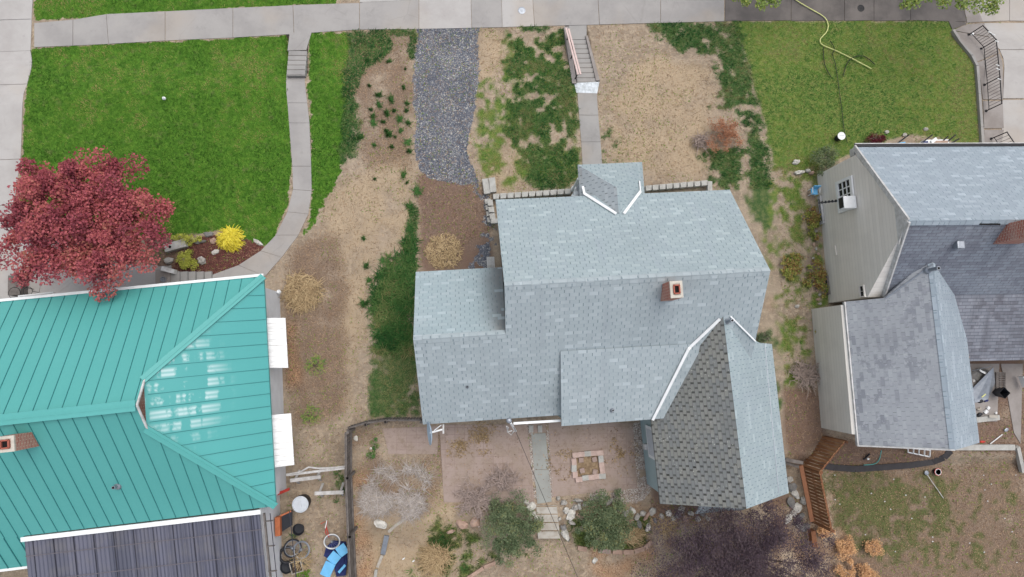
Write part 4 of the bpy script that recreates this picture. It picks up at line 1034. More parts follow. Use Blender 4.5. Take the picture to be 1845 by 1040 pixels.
for k in range(4):
    c = a+pdv*(.3+k*.9)+Vector((0, 0, -.15)); mb.beam(c, c+u_*.3, .04, .06)
mb.build('frame', 'wood_grey', teal_h)
# awnings on the white wall
for (a, b, c, d_) in (((481, 573), (514, 573), (519, 663), (484, 663)), ((489, 748), (524, 745), (530, 838), (493, 843))):
    mb = MB(); A_, B_, C_, D_ = P(*a, 2.35), P(*b, 2.0), P(*c, 2.0), P(*d_, 2.35)
    for k in range(9):
        t0, t1 = k/9, (k+.93)/9
        q = [A_+(D_-A_)*t0, B_+(C_-B_)*t0, B_+(C_-B_)*t1, A_+(D_-A_)*t1]; mb.slab([p+Vector((0, 0, .012*(k % 2))) for p in q], .04)
    mb.slab([p-Vector((0, 0, .03)) for p in (A_, B_, C_, D_)], .02)
    mb.build('window_awning', 'awning', teal_h)
# chimney on the left
nr = Plane(rear_pts[0], rear_pts[1], rear_pts[3]); c0 = nr.hit(71, 804)
chimney('chimney', c0-ex_*.55, ex_, ey_, .55, .5, 6.35, teal_h)
pv = nr.hit(212, 876); pipe('vent_pipe', pv, pv+Vector((0, 0, .3)), .06, 'galv', teal_h)
mb = MB(); mb.lathe(P(502, 526, .5), [(.08, -.1), (.09, 0), (.05, .08), (0, .09)], 12); mb.build('pipe_cap', 'white', teal_h)

# ---------------- right neighbour
rh = thing('right_house', 'large grey clapboard house on the right with blue-grey shingles and a worn rear wing', 'house', (19, 2, 0))
er = Vector((math.cos(rad(1.2)), math.sin(rad(1.2)), 0)); dr = Vector((er.y, -er.x, 0))
F0 = P(1540, 265, 3.0); K = P(1637, 398, 6.05); Hh = P(1592, 534, 3.1)
Fe = F0+er*10; Ke = K+er*10; 
roof('front_roof', [F0, Fe, Ke, K], er, 'shingle_neighbour', rh)
Hx = Hh+er*10
roof('rear_roof', [K, Ke, Hx, Hh], er, 'shingle_old', rh)
V0 = Hh+er*.02; fl = P(1745, 651, 2.2); fl_l = Hh+dr*((fl-Hh).dot(dr)); fl_l.z = 2.2
roof('rear_lower_roof', [Hh+Vector((0, 0, 0)), Hx, fl_l+er*10, fl_l+er*3.0, Hh+er*2.0], er, 'shingle_flare', rh, th=.1)
mb = MB(); L = 10; n = 33
for k in range(n):
    p0 = K+er*(k*L/n); p1 = K+er*((k+.97)*L/n); h_ = Vector((0, 0, .022+.006*(k % 2)))
    for sg in (1, -1):
        sl = dr*sg*.15+Vector((0, 0, -.13)); u0 = random.random()*9; q = [p0+h_, p1+h_, p1+h_+sl, p0+h_+sl]
        mb.face(q if sg < 0 else q[::-1], [(u0, .1), (u0+.2, .1), (u0+.2, .16), (u0, .16)])
mb.build('ridge_cap', 'shingle_neighbour', rh)
strip('rake_board', [F0+Vector((0, 0, -.03)), K+Vector((0, 0, -.03)), Hh+Vector((0, 0, -.03))], .07, .2, 'white_dirty', rh)
strip('gutter', [F0-dr*.06, Fe-dr*.06], .10, .09, 'black', rh); strip('gutter_lip', [F0-dr*.13, Fe-dr*.13], .03, .1, 'white_dirty', rh)
mb = MB(); mb.box(F0+Vector((.05, -.15, -.25)), (.08, .3, .3)); mb.build('eave_return', 'white_dirty', rh)
# walls: base outline read from the photograph
b0 = P(1472, 316, 0); b1 = P(1494, 552, 0)
def wallpoly():
    mb = MB(); o = Vector((0.02, 0, 0)); n0 = (b1-b0).normalized(); inn = Vector((-n0.y, n0.x, 0));
    if inn.x < 0: inn = -inn
    def on(p, z): # project roof point to the wall plane
        s = (Vector((p.x, p.y, 0))-b0).dot(n0); q = b0+n0*s; return Vector((q.x, q.y, z))
    A = on(F0+dr*.35, 3.0+.35*.8-.18); T = on(K, 6.05-.16); Z_ = on(Hh, 3.05-.1); B = Vector((b1.x, b1.y, 2.9))
    prof = [Vector((A.x, A.y, -.2)), A, T, Z_, Vector((Z_.x, Z_.y, -.2))]
    mb.face(prof); far_ = [p+er*11 for p in prof]; mb.face(far_[::-1])
    for i in range(len(prof)):
        j = (i+1) % len(prof); mb.face([prof[j], prof[i], far_[i], far_[j]])
    mb.build('wall', 'siding', rh)
    return n0, inn, on
wn0, winn, won = wallpoly()
WPl = Plane(b0, b1, b0+Vector((0, 0, 1)))
def wp(px, py, off=0.0):
    dd = Vector(ray(px, py)); o = Vector((0, 0, HH)); nn_ = -winn; a = b0+nn_*off
    return o+dd*((a-o).dot(nn_)/dd.dot(nn_))
def wall_patch(mb, quad, off, th=0.05):
    q = [wp(a, b, off) for a, b in quad]; mb.hexa(q, [p-winn*th for p in q])
# white gable triangle panel at the top
mb = MB(); wall_patch(mb, [(1612, 366), (1633, 399), (1620, 441), (1616, 405)], .02, .03); mb.build('gable_panel', 'white_dirty', rh)
# windows
def frame_window(par, quad, n_u, n_v, fw=0.16, off=0.02, mat='white'):
    q = [wp(a, b, off) for a, b in quad]; out = -winn
    def L(u, v): return (q[0]*(1-u)+q[1]*u)*(1-v)+(q[3]*(1-u)+q[2]*u)*v
    mb = MB()
    def bar(u0, u1, v0, v1, h=.07):
        A = [L(u0, v0), L(u1, v0), L(u1, v1), L(u0, v1)]; mb.hexa(A, [p+out*h for p in A])
    f = fw
    bar(0, 1, 0, f*.6); bar(0, 1, 1-f*.6, 1); bar(0, f, f*.6, 1-f*.6); bar(1-f, 1, f*.6, 1-f*.6)
    for k in range(1, n_u): c = f+(1-2*f)*k/n_u; bar(c-.02, c+.02, f*.6, 1-f*.6, .045)
    for k in range(1, n_v): c = f*.6+(1-1.2*f)*k/n_v; bar(f, 1-f, c-.015, c+.015, .04)
    w_ = mb.build('window', mat, par)
    mb = MB(); A = [p+out*.012 for p in (L(0, 0), L(1, 0), L(1, 1), L(0, 1))]; mb.face(A); mb.face(A[::-1]); mb.build('pane', 'glass', w_)
    return w_
frame_window(rh, [(1507, 329), (1536, 316), (1542, 374), (1513, 385)], 3, 4, .14)
frame_window(rh, [(1470, 358), (1480, 352), (1486, 402), (1476, 408)], 2, 4, .16, mat='white_dirty')
frame_window(rh, [(1549, 515), (1558, 513), (1561, 535), (1551, 536)], 1, 2, .14, mat='siding')
frame_window(rh, [(1482, 500), (1492, 497), (1496, 530), (1486, 532)], 1, 2, .12, mat='wood_grey')
mb = MB(); wall_patch(mb, [(1501, 443), (1505, 442), (1508, 460), (1504, 461)], .0, .03); mb.build('wall_vent', 'siding', rh)
# worn rear wing
wing_L0, wing_L1 = P(1521, 544, 2.5), P(1545, 803, 2.5)
wr0, wr1 = P(1681, 474, 4.5), P(1721, 811, 4.5)
wv = (wr1-wr0).normalized(); wr0b = wr0-wv*.3
wE0, wE1 = P(1738, 600, 2.5), P(1765, 798, 2.5)
wE0 = wE1-wv*((wr1-wr0b).length)
LP2 = Plane(wr0, wr1, (wing_L0+wing_L1)/2)
roof('wing_left_slope', [wr0b, wr1, wing_L1, wing_L0, P(1594, 537, LP2.hit(1594, 537).z)], wv, 'shingle_worn', rh)
roof('wing_right_slope', [wr0b, wr1, wE1, wE0], wv, 'shingle_neighbour', rh)
mb = MB()
Lw = (wr1-wr0).length; n = int(Lw/.3)
for k in range(n):
    p0 = wr0+wv*(k*Lw/n); p1 = wr0+wv*((k+.97)*Lw/n); h_ = Vector((0, 0, .02)); sdv = Vector((-wv.y, wv.x, 0))
    for sg in (1, -1):
        sl = sdv*sg*.15+Vector((0, 0, -.11)); u0 = random.random()*9; q = [p0+h_, p1+h_, p1+h_+sl, p0+h_+sl]
        mb.face(q if sg > 0 else q[::-1], [(u0, .1), (u0+.2, .1), (u0+.2, .16), (u0, .16)])
mb.build('ridge_cap', 'shingle_neighbour', rh)
strip('rake_board', [wing_L0, wing_L1, wr1], .05, .12, 'white_dirty', rh)
wb0, wb1 = P(1462, 557, 0), P(1479.5, 771, 0)
mb = MB()
A = [wb0, wb1]; top0 = Vector((wb0.x, wb0.y, 2.45)); top1 = Vector((wb1.x, wb1.y, 2.45))
wq = [Vector((wb0.x, wb0.y, -.2)), Vector((wb1.x, wb1.y, -.2)), Vector((wb1.x, wb1.y, -.2))+er*5.0, Vector((wb0.x, wb0.y, -.2))+er*5.0]
def roofz(p): return min(LP2.z(p.x, p.y), 2.5+(wE1.x-p.x)*.8)-.16
pk = Vector((wr1.x-.02, wb1.y, 4.3)); pk0 = Vector((wr0.x, wb0.y, 4.3))
s1 = [wq[0], Vector((wb0.x, wb0.y, 2.4)), pk0, Vector((wq[3].x, wq[3].y, 2.4)), wq[3]]
s2 = [wq[1], Vector((wb1.x, wb1.y, 2.4)), pk, Vector((wq[2].x, wq[2].y, 2.4)), wq[2]]
mb.face(s1); mb.face(s2[::-1])
for i in range(5):
    j = (i+1) % 5; mb.face([s1[j], s1[i], s2[i], s2[j]])
mb.build('wing_wall', 'siding', rh)
RR = Plane(K, Ke, Hh)
strip('roof_joint', [LP2.hit(1597, 537, .03), LP2.hit(1681, 476, .03)], .05, .03, 'galv', rh)
pv = LP2.hit(1672, 487); pipe('vent_pipe', pv, pv+Vector((0, 0, .6)), .07, 'galv', rh)
pv = RR.hit(1722, 443)
mb = MB(); mb.box(pv+Vector((0.02, 0, .14)), (.28, .28, .26), 0); mb.build('roof_vent', 'galv', rh, bevel=.03)
c0 = RR.hit(1789, 440)
chimney('chimney', c0, er, -dr, 1.0, .62, 6.75, rh)
strip('ridge_flashing', [RR.hit(1765, 404, .05), RR.hit(1802, 404, .05)], .06, .03, 'dark', rh)
FR = Plane(Hh, Hx, fl_l); strip('skylight_trim', [FR.hit(1829, 518, .03), FR.hit(1860, 518, .03)], .12, .04, 'white', rh)
# leaves caught in the roof valley
C = []
for k in range(160):
    t = random.random(); q = FR.hit(1716+t*30+random.gauss(0, 1.2), 560+t*85, .05); C.append(q)
soup('valley_leaves', cards(np.array([tuple(q) for q in C]), .07, 1.0), 'litter', rng.random(160), rh)['kind'] = 'stuff'

# ================================================================== VEGETATION
HARD += [[(748, 488), (1010, 350), (1400, 340), (1420, 900), (1190, 905), (1010, 765), (760, 765)],
         [(-100, 535), (478, 496), (512, 525), (520, 1100), (-100, 1100)], [(1472, 312), (1545, 270), (1900, 262), (1900, 660), (1765, 655), (1765, 812), (1480, 775)],
         [(1014, 44), (1062, 44), (1085, 150), (1030, 160)], [(790, 765), (950, 765), (965, 908), (800, 908)], [(984, 762), (1142, 762), (1150, 884), (994, 898)], [(690, 770), (790, 766), (788, 820), (700, 820)],
         [(512, 88), (556, 88), (552, 138), (514, 138)]]
def scatter(ch, dens, thr=0.35, region=None, excl=True):
    """points where ground cover ch grows; dens = points per square metre"""
    x0, x1, y0, y1 = (-22, 25, -10.5, 16.8)
    if region:
        q = [G(a, b) for a, b in region]; x0, x1 = min(p.x for p in q), max(p.x for p in q); y0, y1 = min(p.y for p in q), max(p.y for p in q)
    n = int((x1-x0)*(y1-y0)*dens)
    x = rng.uniform(x0, x1, n); y = rng.uniform(y0, y1, n); z = gh(x, y, False); px, py = Qa(x, y, z)
    m = (px > -60) & (px < 1905) & (py > -50) & (py < 1090)
    if region: m &= inpoly(px, py, region)
    x, y, z, px, py = x[m], y[m], z[m], px[m], py[m]
    if ch is not None:
        Wt = cover(x, y, ch); m = Wt > thr*rng.random(len(Wt))+thr*0.6
        x, y, z, px, py = x[m], y[m], z[m], px[m], py[m]
    if excl:
        m = np.zeros(len(x), bool)
        for h_ in HARD: m |= inpoly(px, py, h_)
        x, y, z, px, py = x[~m], y[~m], z[~m], px[~m], py[~m]
    return np.stack([x, y, z], 1), px, py
def grass(name, label, ch, dens, h, wd, mat, tintf, region=None, lean=0.7, thr=0.35, cat='grass'):
    B, px, py = scatter(ch, dens, thr, region)
    t = tintf(px, py, B); hh = h*(0.6+0.8*rng.random(len(B)))
    o = soup(name, blades(B-np.array([0, 0, .01]), hh, wd, lean), mat, t)
    return tag(o, label, cat, kind='stuff')
def tl(px, py, B):    # lawn colour: broad patches, yellower around the middle, mowing bands
    a = vn(px, py, 95, 1, 4); b = vn(px, py, 14, 4, 3)
    t = 0.40+(a-0.5)*2.2+(b-0.5)*1.9
    t = t+0.22*np.exp(-((px-270)/150)**2-((py-170)/90)**2)-0.42*sm((py-230)/120)
    t = t+0.35*((px > 540) & (px < 640) & (py > 55))*sm((200-py)/200+.6)*0.8
    t = t+0.3*np.exp(-((px-290)/60)**2-((py-92)/16)**2)+0.25*np.exp(-((px-500)/25)**2-((py-110)/30)**2)
    return t+(vn(px, py, 5, 6, 2)-.5)*.7+rng.normal(size=len(px))*0.07
def to(px, py, B):
    a = vn(px, py, 70, 5, 4); b = vn(px, py, 14, 2, 3)
    t = 0.40+(a-0.5)*2.2+(b-0.5)*1.7+0.3*np.exp(-((px-1370)/60)**2-((py-120)/70)**2)-0.35*np.exp(-((px-1590)/110)**2-((py-185)/70)**2)
    t = t+0.5*((px > 1385) & (px < 1500) & (py > 300))+0.35*((px > 1720) & (py < 260) & (py > 120))
    return t+(vn(px, py, 5, 3, 2)-.5)*.8+rng.normal(size=len(px))*0.08
def td(px, py, B):
    return 0.36+(vn(px, py, 40, 2, 3)-0.5)*1.1+0.35*((py > 630) & (px > 640) & (px < 780))+.22*((px > 855) & (px < 1400))*(vn(px, py, 16, 5, 3)+.4)+(vn(px, py, 7, 3, 2)-.5)*1.1+rng.normal(size=len(px))*0.08
def tr(px, py, B): return 0.45+(vn(px, py, 40, 3, 3)-0.5)*1.2+rng.normal(size=len(px))*0.2
grass('lawn_grass', 'bright green mown lawn beside the left driveway and the curved path', 0, 520, .06, .022, 'gr_lawn', tl, region=[(30, -30), (650, -30), (650, 60), (620, 420), (440, 470), (20, 440)])
grass('olive_lawn_grass', 'yellow-green mown lawn in front of the grey house on the right', 2, 480, .06, .022, 'gr_olive', to, region=[(1300, 30), (1775, 30), (1775, 320), (1380, 320)])
grass('patchy_grass', 'dark green tufty grass growing in patches over the dry front yard', 1, 520, .10, .024, 'gr_dark', td, region=[(600, 40), (1420, 30), (1420, 440), (600, 440)], lean=.9)
grass('side_yard_grass', 'thin olive grass in the passage between the two shingled houses', 2, 420, .07, .02, 'gr_olive', to, region=[(1360, 300), (1510, 300), (1510, 800), (1360, 800)])
grass('olive_patch_grass', 'thin olive grass mixed through the dry yard left of the front stairs', 2, 420, .06, .02, 'gr_olive', lambda px, py, B: to(px, py, B)+.25, region=[(855, 50), (1050, 50), (1050, 340), (855, 340)])
grass('tall_grass', 'tall lush dark green grass leaning against the west wing of the main house', 1, 420, .15, .034, 'gr_dark', lambda px, py, B: td(px, py, B)+.12, region=[(640, 430), (760, 430), (760, 640), (640, 640)], lean=1.7)
grass('olive_side_grass', 'short olive-green grass below the lush patch west of the main house', 1, 480, .08, .022, 'gr_dark', td, region=[(640, 640), (760, 640), (760, 765), (640, 765)])
grass('yard_corner_grass', 'thin green grass by the brown fence in the right back yard', 2, 300, .06, .02, 'gr_dull', lambda px, py, B: .35+(vn(px, py, 30, 3, 3)-.5)*1.2+rng.normal(size=len(px))*.12, region=[(1470, 840), (1850, 840), (1850, 1040), (1470, 1040)])
grass('right_passage_grass', 'dark grass along the east wall of the main house', 1, 500, .12, .024, 'gr_dark', td, region=[(1355, 440), (1420, 440), (1420, 820), (1355, 820)], lean=1.0)
grass('garden_grass', 'scattered green grass in the rear garden', 1, 500, .14, .022, 'gr_dark', td, region=[(500, 780), (900, 780), (900, 1060), (500, 1060)], lean=1.0)
grass('garden_olive_grass', 'olive grass around the two grey-green bushes in the rear garden', 2, 380, .12, .022, 'gr_dull', lambda px, py, B: .3+(vn(px, py, 20, 3, 3)-.5)*1.2+rng.normal(size=len(px))*.12, region=[(740, 900), (1190, 900), (1190, 1050), (740, 1050)], lean=1.1)
grass('dry_grass', 'short straw-coloured dead grass over the bare yards', 6, 300, .05, .016, 'gr_dry', tr, thr=.2)
def fr(px, py, B): return 0.3+(vn(px, py, 30, 3, 3)-0.5)*1.2+rng.normal(size=len(px))*0.22
B, px, py = scatter(7, 230, .2); soupo = soup('yard_litter', cards(B+np.array([0, 0, .015]), .035+.03*rng.random(len(B)), 2.0, .5), 'litter', fr(px, py, B)+.05); tag(soupo, 'brown grit and dead plant bits over the bare strip', 'litter', kind='stuff')
B, px, py = scatter(8, 260, .25); soupo = soup('leaf_litter', cards(B+np.array([0, 0, .015]), .04+.03*rng.random(len(B)), 2.0, .6), 'litter', fr(px, py, B)); tag(soupo, 'rusty leaf litter on the rear garden soil', 'leaf litter', kind='stuff')
B, px, py = scatter(3, 160, .25); soupo = soup('soil_litter', cards(B+np.array([0, 0, .015]), .04+.03*rng.random(len(B)), 2.0, .6), 'litter', fr(px, py, B)-.2); tag(soupo, 'brown dead leaves and clods on the dark soil beds', 'leaf litter', kind='stuff')
B, px, py = scatter(5, 700, .3); soupo = soup('bark_mulch', cards(B+np.array([0, 0, .02]), .05, 1.5, .7), 'chips', rng.random(len(B))); tag(soupo, 'reddish bark mulch around the yellow shrub', 'mulch', kind='stuff')
B, px, py = scatter(9, 900, .3, excl=False); m = ~(inpoly(px, py, [(1165, 765), (1400, 765), (1400, 900), (1190, 905)])); B, px = B[m], px[m]
soupo = soup('white_pebbles', cards(B+np.array([0, 0, .02]), .04+.035*rng.random(len(B)), 1.5, .8), 'pebbles', rng.random(len(B))); tag(soupo, 'pale pebble strips edging the patio and path', 'pebbles', kind='stuff')
B, px, py = scatter(None, 55); m_ = (cover(B[:, 0], B[:, 1], 0)+cover(B[:, 0], B[:, 1], 2)+cover(B[:, 0], B[:, 1], 1)) < .35; B, px, py = B[m_], px[m_], py[m_]; soupo = soup('ground_debris', blades(B+np.array([0, 0, .01]), .09*(.5+rng.random(len(B))), .018, 1.2, None, .12), 'litter', np.clip(rng.random(len(B))*1.1, 0, 1)); m = 1; tag(soupo, 'loose straw, twigs and leaves strewn over all the yards', 'plant debris', kind='stuff')
B, px, py = scatter(None, 38); m_ = (cover(B[:, 0], B[:, 1], 0)+cover(B[:, 0], B[:, 1], 2)+cover(B[:, 0], B[:, 1], 1)) < .35; B, px, py = B[m_], px[m_], py[m_]; q_ = vn(px, py, 40, 6, 4) > .5; B, px, py = B[q_], px[q_], py[q_]; soupo = soup('weed_debris', blades(B, .07, .03, .9), 'gr_olive', .35+.5*rng.random(len(B))); tag(soupo, 'sparse olive weeds coming up through the bare yards', 'weeds', kind='stuff')
# gravel stones
def gravel():
    B, px, py = scatter(4, 800, .35, excl=False); t = np.clip(rng.random(len(B))**1.7+(vn(px, py, 34, 2, 3)-.5)*.9, 0, 1)
    M['gravel'] = tinted('gravel_stones', [(84, 88, 98), (108, 113, 123), (134, 137, 144), (190, 187, 176)], .85)
    o = soup('gravel_stones', cards(B+np.array([0, 0, .015]), .026+.024*rng.random(len(B)), 1.0, .9), 'gravel', t**1.3); tag(o, 'loose blue-grey gravel on the driveway between the dry yards', 'gravel', kind='stuff')
gravel()
C_ = []
for k in range(900):
    a, b = random.uniform(792, 1150), random.uniform(768, 905)
    if random.random() < .35+.65*float(vn(a, b, 22, 3, 3) > .52): C_.append(tuple(G(a, b, .04)))
tag(soup('patio_litter', cards(np.array(C_), .05*(.5+rng.random(len(C_))), 1.6, .6), 'litter', rng.random(len(C_))), 'brown leaves and seed heads scattered over the rear patio', 'leaf litter', kind='stuff')
# countable dark tufts on the bare strip
spots = [(662, 110), (700, 112), (665, 155), (682, 172), (683, 190), (668, 198), (730, 125), (727, 158), (733, 187), (732, 200), (673, 222), (735, 222), (696, 236), (712, 247), (735, 257), (737, 273), (700, 243), (722, 236), (706, 265), (674, 262), (650, 248), (727, 316), (733, 330), (675, 323), (752, 345), (738, 372), (738, 412), (690, 220), (710, 200), (720, 215), (697, 205), (705, 180), (672, 210), (660, 480), (655, 548), (662, 545), (690, 470), (730, 432), (735, 452), (655, 430), (665, 505)]
def tuft(px_, py_, k, h, mat='gr_dark', seed=0, n=130, spread=.065, lean=.8):
    c = G(px_, py_); r = rng.normal(size=(n, 2))*spread; B = np.stack([c.x+r[:, 0], c.y+r[:, 1], np.full(n, c.z)], 1)
    return soup('grass_tuft', blades(B, h*(.6+.8*rng.random(n)), .022, lean), mat, .3+.25*rng.random(n), origin=tuple(c))
t0 = tuft(700, 243, 0, .13); t0.name = 'grass_tuft'
tag(t0, 'small dark green grass tuft alone on the bare ground left of the gravel drive', 'grass tuft', 'grass tufts on the bare strip')
for a, b in spots:
    q = t0.copy(); SC.collection.objects.link(q); q.location = G(a, b); q.rotation_euler = (0, 0, random.uniform(0, 6.28)); k = random.uniform(.35, 1.0); q.scale = (k*random.uniform(.7, 1.4), k*random.uniform(.7, 1.4), random.uniform(.4, .9))

def crown_points(c, r, n_clumps, per, clump_r, flat=0.75, shell=0.45):
    c = np.array(c); r = np.array(r); C = []; T = []; K = []
    for k in range(n_clumps):
        u = rng.normal(size=3); u /= np.linalg.norm(u)
        if u[2] < -0.25: u[2] *= -0.5
        R = shell+(1-shell)*rng.random()**0.6
        wob = 0.82+0.36*rng.random()
        p = c+u*r*R*wob; K.append(p)
        cr = clump_r*(0.55+0.9*rng.random()); m = int(per*(0.5+rng.random()))
        q = rng.normal(size=(m, 3)); q /= np.linalg.norm(q, axis=1)[:, None]+1e-6
        q *= (rng.random(m)**0.45)[:, None]; q[:, 2] *= flat
        C.append(p+q*cr); T.append(np.full(m, rng.random()*0.5+0.1)+rng.random(m)*0.42)
    return np.concatenate(C), np.concatenate(T), K
def limbs(base, K, r0, mat, parent, fork=0.45, name='branch', nlimb=14):
    base = Vector(base); K = [Vector(tuple(k)) for k in K]; c = sum(K, Vector())/len(K)
    top = base+(c-base)*fork; top.x += random.uniform(-.1, .1)
    mb = MB(); mb.tube([base-Vector((0, 0, .2)), base+Vector((0, 0, .15)), base+(top-base)*.5+Vector((.04, .03, 0)), top], [r0*1.5, r0*1.1, r0*.9, r0*.8], 10); mb.build('trunk', mat, parent)
    mb = MB(); random.shuffle(K)
    for i, k in enumerate(K[:nlimb*3]):
        m = top+(k-top)*.45+Vector((random.uniform(-.15, .15), random.uniform(-.15, .15), random.uniform(0, .3)))
        s = top+(c-top)*random.uniform(0, .3)
        rr = r0*(.5 if i < nlimb else .22); mb.tube([s, m, k], [rr, rr*.6, rr*.15], 6)
    mb.build(name, mat, parent)
def tree(name, label, cat, base, c, r, ncl, per, cr, leaf, mat, r0=.12, bark='bark', up=.5, group=None, shell=.45, flat=.75, asp=.8, fork=.45, nlimb=14, upright=False):
    t = thing(name, label, cat, tuple(base), group)
    C, T, K = crown_points(c, r, ncl, per, cr, flat, shell)
    soup('crown', cards(C, leaf*(.6+.8*rng.random(len(C))), up, asp), mat, T, t)
    limbs(base, K, r0, bark, t, fork, 'branch', nlimb)
    return t
# the red maple
mc = P(146, 400, 4.0)
tree('maple_tree', 'large round red-leaved maple overhanging the left driveway and the green roof', 'tree', tuple(G(175, 430)), (mc.x, mc.y, 3.9), (2.95, 2.4, 1.4), 200, 250, .42, .088, 'maple', .16, up=.55, shell=.25)
# purple tree at the bottom
pc = P(1338, 1006, 2.8)
tree('plum_tree', 'wide dark purple fine-leaved tree behind the mossy rear gable', 'tree', tuple(G(1340, 990)), (pc.x, pc.y, 2.6), (3.5, 2.3, .6), 320, 210, .42, .055, 'plum', .1, up=.8, shell=.0, asp=.55, nlimb=26)
# street trees reaching in at the top
for (a, b, rx, tips, lab) in ((1375, -70, 2.6, ((1344, 3, .22), (1372, 8, .28), (1394, 2, .3), (1330, -12, .4), (1380, -14, .5)), 'green street tree whose twig tips hang over the damp sidewalk near the hose'),
                        (1715, -75, 3.0, ((1632, 9, .25), (1648, 2, .35), (1700, 2, .35), (1735, 5, .35), (1760, 8, .42), (1786, 14, .38), (1790, -4, .5), (1720, -18, .5), (1670, -16, .5)), 'green street tree with yellowing leaves over the top of the right driveway')):
    gb_ = P(a, b, -ST); t = thing('street_tree', lab, 'tree', tuple(gb_)); C, T, K = crown_points((gb_.x, gb_.y+.8, 4.2), (rx, 2.4, 1.4), 60, 150, .45, .75, .3)
    CC = [C]; TT = [T]
    for (u, v, r_) in tips:
        p = P(u, v, 3.6); m = int(420*r_**1.3)+40; q = rng.normal(size=(m, 3)); q /= np.linalg.norm(q, axis=1)[:, None]; q *= (rng.random(m)**.5)[:, None]*r_; q[:, 2] *= .5
        CC.append(np.array(tuple(p))+q); TT.append(.3+.6*rng.random(m)); K.append(np.array(tuple(p)))
    C = np.concatenate(CC); T = np.concatenate(TT)
    soup('crown', cards(C, .10*(.6+.8*rng.random(len(C))), .5, .8), 'lv_street', T, t)
    K = K[-len(tips):]+K[:30]; base = gb_
    mb = MB(); mb.tube([base-Vector((0, 0, .2)), base+Vector((0, 0, 1.2)), base+Vector((.1, .2, 2.8))], [.2, .15, .12], 10); mb.build('trunk', 'bark', t)
    mb = MB()
    for k in K: kk = Vector(tuple(k)); tp = base+Vector((.1, .2, 2.7)); mb.tube([tp, (tp+kk)/2+Vector((0, 0, .25)), kk], [.06, .035, .01], 6)
    mb.build('branch', 'bark', t)
def shrub(name, label, px_, py_, r, h, mat, ncl=26, per=110, cr=.2, leaf=.05, group=None, cat='shrub', bark='twig', up=.3, asp=.6, ry=None, shell=.3, z0=None):
    g0 = G(px_, py_); c = P(px_, py_, g0.z+h*.55)
    return tree(name, label, cat, tuple(G(px_, py_)), (c.x, c.y, g0.z+h*.55), (r, ry or r, h*.42), ncl, per, cr, leaf, mat, .025, bark, up, group, shell, .8, asp, .3, 12)
shrub('green_bush', 'dense grey-green bush left of the patio steps', 922, 948, 1.3, 1.2, 'lv_green', 105, 130, .26, .065, ry=1.35, shell=.15)
shrub('green_bush', 'grey-green bush with yellowing tips right of the patio steps inside the curved brick border', 1092, 942, 1.25, 1.1, 'lv_green', 95, 125, .26, .065, ry=1.3, shell=.15)
shrub('dark_bush', 'dark green bush with pale stones at the front corner of the grey house', 1486, 285, .6, .8, 'lv_green', 34, 100, .22, .05, ry=.75)
shrub('wine_bush', 'small dark wine-red bush at the front eave of the grey house', 1577, 252, .42, .5, 'lv_wine', 24, 90, .16, .04, ry=.3)
shrub('rust_bush', 'rusty orange dying bush in the dry yard by the green strip', 1303, 240, .8, .9, 'lv_rust', 44, 110, .22, .045, ry=.85)
shrub('yellow_green_bush', 'round variegated yellow-green bush between stones near the entry steps', 338, 470, .42, .5, 'lv_ygreen', 26, 110, .13, .05)
shrub('low_hedge', 'low yellow-green ground shrub behind the hollow concrete block', 334, 431, .7, .35, 'lv_ygreen', 30, 100, .12, .045, ry=.2)
shrub('side_bush', 'small green bush hard against the east wall of the rear gable', 1380, 610, .35, .4, 'lv_green', 14, 80, .14, .05)
# tan dead shrubs bottom right
for (a, b, r, lab) in ((1520, 985, .45, 'tan dead bushy shrub below the brown fence, widest of the tan ones'), (1572, 985, .32, 'small round tan dead shrub standing apart in the right back yard'), (1560, 1035, .4, 'tan dead shrub at the bottom edge under the round one'), (1485, 955, .26, 'tan shrub tuft touching the brown fence post'), (1525, 1030, .5, 'tan dead shrub at the bottom edge beside the purple tree')):
    shrub('dead_shrub', lab, a, b, r, .5, 'lv_tan', 22, 130, .16, .05, shell=.15)
# creeper and vines along the grey house wall
for (a, b, rx, ry, lab) in ((1462, 400, .35, .8, 'creeper climbing over stones below the slatted wall window'), (1470, 500, .55, .9, 'thick creeper with yellow leaves against the middle of the grey wall'), (1425, 480, .5, .7, 'straggling creeper out in the passage lawn'), (1478, 590, .4, .35, 'creeper clump at the corner where the grey wing begins')):
    g0 = G(a, b); t = thing('creeper', lab, 'creeper', tuple(g0)); C, T, K = crown_points((g0.x, g0.y, g0.z+.15), (rx, ry, .18), 26, 42, .18, .6, .1)
    soup('foliage', cards(C, .075*(.6+.8*rng.random(len(C))), .8, .8), 'lv_vine', T, t)
    mb = MB(); 
    for k in K[:16]: mb.tube([g0, (g0+Vector(tuple(k)))/2+Vector((0, 0, .08)), Vector(tuple(k))], [.012, .01, .006], 5)
    mb.build('stem', 'twig', t)
